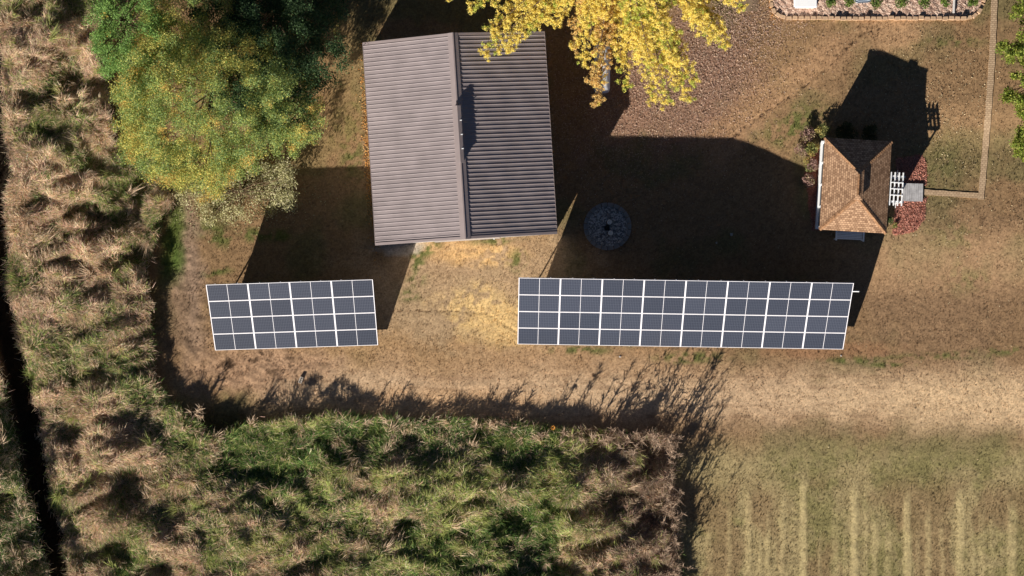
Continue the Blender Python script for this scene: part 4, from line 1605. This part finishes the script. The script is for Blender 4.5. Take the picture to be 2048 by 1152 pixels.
# golden tree whose boughs hang into the frame from above
def golden_tree():
    cx, cy = 1220, -110
    rg = np.random.default_rng(4)
    b = PG(cx, cy)
    t = empty("golden_tree", (b.x, b.y, b.z))
    tag(t, "tall golden yellow tree hanging its boughs over the barn roof", "tree")
    trunk_top = Vector((b.x, b.y, 8.5))
    boughs = [  # tip px, tip py, tip z, root z, half width at the middle (m), tint
        (900, -12, 5.6, 8.0, .55, 0), (946, 16, 5.6, 7.6, .6, 0), (972, 104, 5.7, 7.4, .75, 0), (1018, 96, 5.6, 7.2, .6, 0), (1008, 40, 5.9, 7.8, .8, 0), (1060, 48, 6.0, 8.0, .7, 0),
        (1112, 42, 5.0, 7.0, .55, 0), (1148, 92, 4.8, 6.6, .5, 2), (1165, 120, 4.9, 6.8, .6, 0), (1192, 204, 4.2, 6.4, .50, 2), (1186, 160, 4.8, 7.2, .55, 2),
        (1252, 168, 4.4, 6.6, .42, 0), (1240, 120, 4.9, 7.4, .5, 0), (1262, 70, 6.0, 8.6, .6, 1), (1300, 120, 5.6, 8.4, .75, 1), (1332, 204, 4.5, 7.2, .65, 0), (1306, 196, 4.4, 7.0, .5, 0),
        (1376, 196, 4.4, 7.0, .5, 0), (1388, 160, 4.6, 7.2, .55, 0), (1350, 120, 5.4, 8.2, .8, 1), (1330, 60, 6.4, 8.8, .8, 1), (1452, 90, 4.8, 7.2, .6, 0), (1440, 60, 5.2, 7.6, .6, 0),
        (1400, 30, 6.2, 8.4, .9, 1), (1420, 70, 5.6, 8.0, .8, 0), (1085, 20, 6.2, 8.2, .8, 0), (985, 60, 5.9, 7.7, .7, 0), (1355, 165, 4.8, 7.4, .6, 0), (1275, 110, 5.4, 7.8, .6, 0), (1482, 14, 5.2, 7.4, .6, 0), (1460, -10, 5.8, 7.9, .8, 0), (1380, -30, 7.0, 8.8, 1.0, 1), (1200, 20, 6.6, 8.8, .8, 0), (1130, -10, 6.8, 8.6, .9, 0), (1030, -30, 6.5, 8.2, .9, 0),
        (1290, 10, 7.0, 9.0, 1.0, 1), (1170, 40, 6.0, 8.2, .7, 0), (960, -50, 6.4, 8.0, .9, 0), (1540, -60, 6, 8, .9, 0), (1320, -240, 7, 9, 1.4, 0), (1080, -230, 7, 9, 1.4, 0), (1200, -300, 7, 9, 1.4, 0), (1430, -160, 6.5, 8.8, 1.2, 0), (1000, -140, 6.5, 8.5, 1.2, 0)]
    pos, col = [], []
    st = MB()
    st.tube([(0, 0, -.1), (.05, 0, 3), (0, .05, 8.5)], [.34, .27, .14], 12)
    gold = np.array([(0.90, 0.75, 0.17), (0.94, 0.81, 0.26), (0.86, 0.71, 0.15), (0.90, 0.68, 0.19)])
    lime = np.array([(0.56, 0.58, 0.11), (0.70, 0.66, 0.15), (0.44, 0.52, 0.09)])
    oran = np.array([(0.80, 0.56, 0.20), (0.86, 0.64, 0.25), (0.72, 0.46, 0.15)])
    for (tx, ty, tz, rz_, hw, tint) in boughs:
        tip = P(tx, ty, tz)
        root = Vector((b.x, b.y, rz_ - 1.2))
        L = (tip - root).length
        midp = root.lerp(tip, 0.5) + Vector((rg.normal() * .25, rg.normal() * .25, 0.9))
        def bez(s):
            return root * (1 - s) ** 2 + midp * 2 * s * (1 - s) + tip * s * s
        st.tube([bez(s) - b for s in (0, .25, .5, .75, 1)], [.085, .065, .045, .028, .01], 6)
        ax = (tip - root).normalized()
        sd_ = ax.cross(Vector((0, 0, 1))).normalized()
        nb = int(L * 6.0)
        for k in range(nb + 3):
            s = 0.28 + 0.72 * min(1.0, (k + rg.random()) / nb)
            c = bez(s)
            ln = (hw * 2.05 * (1.10 - s) ** 0.7 + 0.12) * (0.45 + 0.75 * rg.random())
            sgn = -1 if k % 2 else 1
            d = (sd_ * sgn * (0.55 + 0.6 * rg.random()) + ax * (0.55 + 0.5 * rg.random()) + Vector((0, 0, -0.25 + 0.35 * rg.normal()))).normalized()
            e = c + d * ln + Vector((0, 0, -0.12 * ln))
            st.tube([c - b, (c + e) / 2 - b + Vector((0, 0, .04)), e - b], [.013, .009, .004], 4, False)
            inner = tint == 1 and s < 0.75
            x_ = rg.random()
            if tint == 2:
                pal = oran if x_ < .7 else gold
            elif inner:
                pal = lime if x_ < .6 else gold
            else:
                pal = gold if x_ < .85 else lime
            m_ = max(2, int(ln / 0.17))
            for j in range(m_):
                q = c + (e - c) * ((j + 0.4 + 0.6 * rg.random()) / m_)
                q = q + Vector((rg.normal(), rg.normal(), rg.normal())) * 0.07
                n = int(52 + 40 * rg.random())
                pos.append(ball_leaves(n, (q.x - b.x, q.y - b.y, q.z - b.z), 0.10 + 0.10 * rg.random(), 0.7, 0.1))
                col.append(pal[rg.integers(0, len(pal), n)] * (0.80 + 0.40 * rg.random((n, 1))))
    pos = np.concatenate(pos)
    col = np.concatenate(col)
    link("crown", leaf_mesh("crown", pos, 0.052 * (0.6 + 0.8 * RNG.random(len(pos))), col, 0.4, 0.75), M_LEAF, t)
    st.build("trunk", M_STEM, t)


golden_tree()


def right_tree():
    rg = np.random.default_rng(14)
    cl = []
    for (cx, cy, r, n, z) in ((2042, 28, 18, 7, 4.0), (2050, 8, 22, 6, 4.2), (2012, 96, 15, 8, 3.6), (2030, 106, 20, 12, 3.8), (2046, 92, 18, 10, 4.0), (2050, 122, 14, 6, 3.8), (2040, 165, 20, 8, 3.6), (2014, 192, 12, 6, 3.2),
                              (2032, 200, 18, 10, 3.4), (2048, 210, 18, 10, 3.6), (2050, 232, 10, 4, 3.2), (2046, 262, 10, 5, 3.2), (2040, 282, 12, 7, 3.0), (2046, 308, 12, 6, 3.0), (2110, 160, 70, 60, 4.6), (2090, 70, 50, 26, 4.4), (2090, 250, 45, 22, 3.8)):
        for k in range(n):
            a = rg.random() * 6.283
            q = math.sqrt(rg.random()) * r
            zz = z + rg.normal() * 0.4
            p = P(cx + math.cos(a) * q, cy + math.sin(a) * q, zz)
            cl.append((p.x, p.y, zz, 0.22 + 0.16 * rg.random()))
    fn = lambda x, y, z: np.array([(0.20, 0.26, 0.035), (0.27, 0.31, 0.05), (0.14, 0.20, 0.03), (0.34, 0.35, 0.07)])
    crown_tree("maple_tree", (2125, 140), cl, 3.0, fn, "leafy yellow green tree at the right edge beyond the brick path", 0.12, 420, None, 60, 0.14)


right_tree()


# ------------------------------------------------------------------ small things
def ring_bed():
    c = PG(1215, 453)
    mb = MB()
    n = 40
    mb.prism([(c.x + 1.12 * math.cos(2 * math.pi * i / n), c.y + 1.12 * math.sin(2 * math.pi * i / n)) for i in range(n)], -0.1, 0.06)
    tag(mb.build("gravel_circle", gravel_mat("blue grey gravel", tuple(S(92, 88, 84)), tuple(S(140, 135, 128)), tuple(S(200, 195, 186)))), kind="structure")
    mat = plain_mat("grey ring block", (0.25, 0.235, 0.215), 0.9, 0, 0.2, 5.0, 0.1, 0.3)
    nb = 22
    me = None
    for i in range(nb):
        a = 2 * math.pi * i / nb
        if me is None:
            w0, w1 = 0.142, 0.172
            m = MB().prism([(-0.11, -w0), (0.11, -w1), (0.11, w1), (-0.11, w0)], -0.1, 0.14)
            bm = bmesh.new()
            vs = [bm.verts.new(v) for v in m.v]
            for f in m.f:
                bm.faces.new([vs[k] for k in f])
            bmesh.ops.bevel(bm, geom=list(bm.edges), offset=0.018, segments=2, affect='EDGES')
            me = bpy.data.meshes.new("ring_block")
            bm.to_mesh(me)
            bm.free()
            me.materials.append(mat)
        o = link("ring_block", me)
        o.location = (c.x + 1.21 * math.cos(a), c.y + 1.21 * math.sin(a), random.uniform(-.02, .02))
        o.rotation_euler = (0, 0, a + random.uniform(-.05, .05))
        tag(o, "grey concrete block in the ring around the round gravel circle", "ring block", "blocks of the round gravel circle")
    wood = plain_mat("pale cut wood", (0.76, 0.67, 0.55), 0.9, 0, 0.12, 9.0, 0.1)
    for x, y, lb in ((1219, 444, "upper of two round cut stumps in the gravel circle"), (1221, 466, "lower of two round cut stumps in the gravel circle")):
        g = P(x, y, 0.3)
        t = empty("stump", (g.x, g.y, 0.05))
        tag(t, lb, "stump", "stumps in the gravel circle")
        MB().tube([(0, 0, 0), (0, 0, 0.12), (0, 0, 0.29)], [.165, .155, .15], 18).build("bark", M_STEM, t)
        MB().tube([(0, 0, 0.291), (0, 0, 0.30)], [.145, .14], 18).build("cut_face", wood, t)
    g = PG(1214, 456)
    mb = MB()
    for k in range(7):
        a = k * 0.9
        mb.tube([(g.x + math.cos(a) * .16, g.y + math.sin(a) * .16, 0.09), (g.x - math.cos(a) * .15, g.y - math.sin(a) * .15, 0.13 + .02 * k)], .028, 6)
    tag(mb.build("burnt_logs", plain_mat("charred wood", (0.02, 0.02, 0.02), 0.9)), "small heap of charred sticks between the two stumps", "firewood")


ring_bed()


def cinder_block():
    c = PG(602, 760)
    t = MB()
    L, W, Hh = 0.36, 0.185, 0.17
    hs = [(-L / 2 + .03 + i * (L - .03) / 3, -L / 2 + (i + 1) * (L - .03) / 3) for i in range(3)]
    xs = [-L / 2] + [v for h in hs for v in h] + [L / 2]
    for i in range(0, len(xs), 2):
        t.box(xs[i], xs[i + 1], -W / 2 + .0405, W / 2 - .0405, 0, Hh)
    t.box(-L / 2, L / 2, -W / 2, -W / 2 + .04, 0, Hh)
    t.box(-L / 2, L / 2, W / 2 - .04, W / 2, 0, Hh)
    o = t.build("cinder_block", plain_mat("pale cinder block", (0.50, 0.44, 0.37), 0.95, 0, 0.12, 12.0, 0.1))
    o.location = (c.x, c.y, c.z - .01)
    o.rotation_euler = (0, 0, R(90 - 21))
    tag(o, "pale hollow concrete block with three holes on the dry dirt", "block")


cinder_block()


def tank():
    z = 0.55
    p = P(1204, 138, z)
    t = empty("storage_tank", (p.x, p.y, 0), R(-1))
    tag(t, "white rounded tank lying in the shade under the golden boughs", "tank")
    m = plain_mat("white tank paint", (0.75, 0.76, 0.78), 0.4, 0, 0.04, 3.0)
    prof = [(-1.34, 0.02), (-1.335, 0.22), (-1.31, 0.33), (-1.26, 0.39), (-1.18, 0.43), (-1.05, 0.45)]
    prof += [(-x, r) for x, r in reversed(prof)]
    MB().tube([(0, x, 0.62) for x, r in prof], [r for x, r in prof], 32).build("shell", m, t, smooth=True)
    for y in (-0.7, 0.7):
        MB().box(-.3, .3, y - .06, y + .06, -.05, .26).build("foot", M_STEEL, t)
    MB().tube([(0, 0.1, 1.05), (0, .1, 1.15)], [.13, .12], 14).build("lid", m, t)


tank()


def bed_things():
    p = PG(1608, 0)
    t = empty("storage_box", (p.x, p.y + .1, p.z + BZ), R(0))
    tag(t, "bright white plastic storage box on the gravel bed", "box")
    w = plain_mat("white plastic", (0.85, 0.85, 0.84), 0.4, 0, 0.02, 3.0)
    MB().box(-.60, .60, -.58, .8, 0, .46, b=.07).build("body", w, t)
    MB().box(-.64, .64, -.62, .84, .465, .56, b=.045).build("lid", w, t)
    p = PG(1723, -2)
    t = empty("plastic_tub", (p.x, p.y, p.z + BZ))
    tag(t, "pale blue tub with a rounded rim on the gravel bed", "tub")
    bl = plain_mat("pale blue plastic", (0.48, 0.55, 0.62), 0.35, 0, 0.04, 3.0)
    out = [(-.50, .6), (-.47, -.10), (-.40, -.22), (-.25, -.27), (.25, -.25), (.42, -.18), (.50, -.04), (.52, .6)]
    outer = MB()
    n = len(out)
    ins = [(x * .84, y * .80 + .06) for x, y in out]
    vs = [(x * .9, y * .9, 0) for x, y in out] + [(x, y, .34) for x, y in out] + [(x, y, .34) for x, y in ins] + [(x * .95, y * .95, .06) for x, y in ins]
    fs = []
    for k in range(3):
        for i in range(n):
            j = (i + 1) % n
            fs.append((k * n + i, k * n + j, (k + 1) * n + j, (k + 1) * n + i))
    fs.append(tuple(3 * n + i for i in range(n)))
    fs.append(tuple(range(n - 1, -1, -1)))
    outer.add(vs, fs)
    outer.build("shell", bl, t)
    rim = MB().tube([(x, y, .345) for x, y in out], .022, 6)
    rim.build("rim", plain_mat("dark rim", (.14, .17, .20), .5), t)
    # downspout end
    zz = PG(1907, 20).z + BZ
    a, b = P(1909, -14, zz + .09), P(1907, 26, zz + .07)
    d = MB()
    ang = math.atan2(b.y - a.y, b.x - a.x)
    L = (b - a).length
    Mx = Matrix.Translation(a) @ Matrix.Rotation(ang, 4, 'Z')
    d.box(0, L, -.055, .055, -.06, .05, M=Mx, b=.012)
    tag(d.build("downspout", plain_mat("pale downspout", (.62, .58, .54), .5, 0, .05, 3)), "pale downspout lying across the gravel bed to its edging", "downspout")


bed_things()


def pebble(px, py, r, label):
    g = PG(px, py)
    bm = bmesh.new()
    bmesh.ops.create_icosphere(bm, subdivisions=2, radius=r)
    for v in bm.verts:
        v.co.x *= 1 + .25 * math.sin(v.co.y * 40 + px)
        v.co.z *= 0.6
        v.co += v.normal * random.uniform(-.1, .1) * r
    me = bpy.data.meshes.new("stone")
    bm.to_mesh(me)
    bm.free()
    o = link("stone", me, M_CONC, None, (g.x, g.y, g.z + r * .4))
    tag(o, label, "stone", "loose pale stones on the lawn")


pebble(1463, 469, 0.085, "larger pale stone in the shade above the long solar array")
pebble(1433, 486, 0.05, "smaller pale stone in the shade above the long solar array")
pebble(1240, 713, 0.05, "small stone in green grass below the left half of the long solar array")
pebble(1682, 711, 0.05, "small stone just below the right end of the long solar array")

# a thin stake at the grass edge and an orange flower beside it
g = PG(1117, 829)
st = MB().tube([(0, 0, -.1), (.02, .01, .45), (.0, .02, .82)], [.02, .018, .015], 6)
st.tube([(0.01, .02, .60), (.10, .05, .70)], [.012, .006], 5)
o = st.build("stake", M_STEM, None, (g.x, g.y, g.z))
tag(o, "thin dark stake standing at the meadow grass edge below the long array", "stake")
g = PG(1105, 853)
fl = empty("flower", (g.x, g.y, g.z))
tag(fl, "single orange flower at the upper edge of the meadow grass", "flower")
mb = MB()
for k in range(9):
    a = 2 * math.pi * k / 9
    ca, sa = math.cos(a), math.sin(a)
    mb.add([(0.03 * ca, 0.03 * sa, 1.0), (0.09 * ca - .035 * sa, .09 * sa + .035 * ca, 1.02), (0.15 * ca, .15 * sa, 1.0), (0.09 * ca + .035 * sa, .09 * sa - .035 * ca, 1.02)], [(0, 3, 2, 1)])
mb.build("petals", plain_mat("orange petals", (.62, .25, .03), .7, 0, .1, 9), fl)
MB().tube([(0, 0, .99), (0, 0, 1.03)], [.035, .03], 10).build("flower_head", plain_mat("dark flower head", (.06, .035, .02), .9), fl)
MB().tube([(0, 0, -.05), (.02, .01, .5), (0, 0, .99)], .012, 6).build("stem", plain_mat("green stem", (.10, .14, .04), .8), fl)
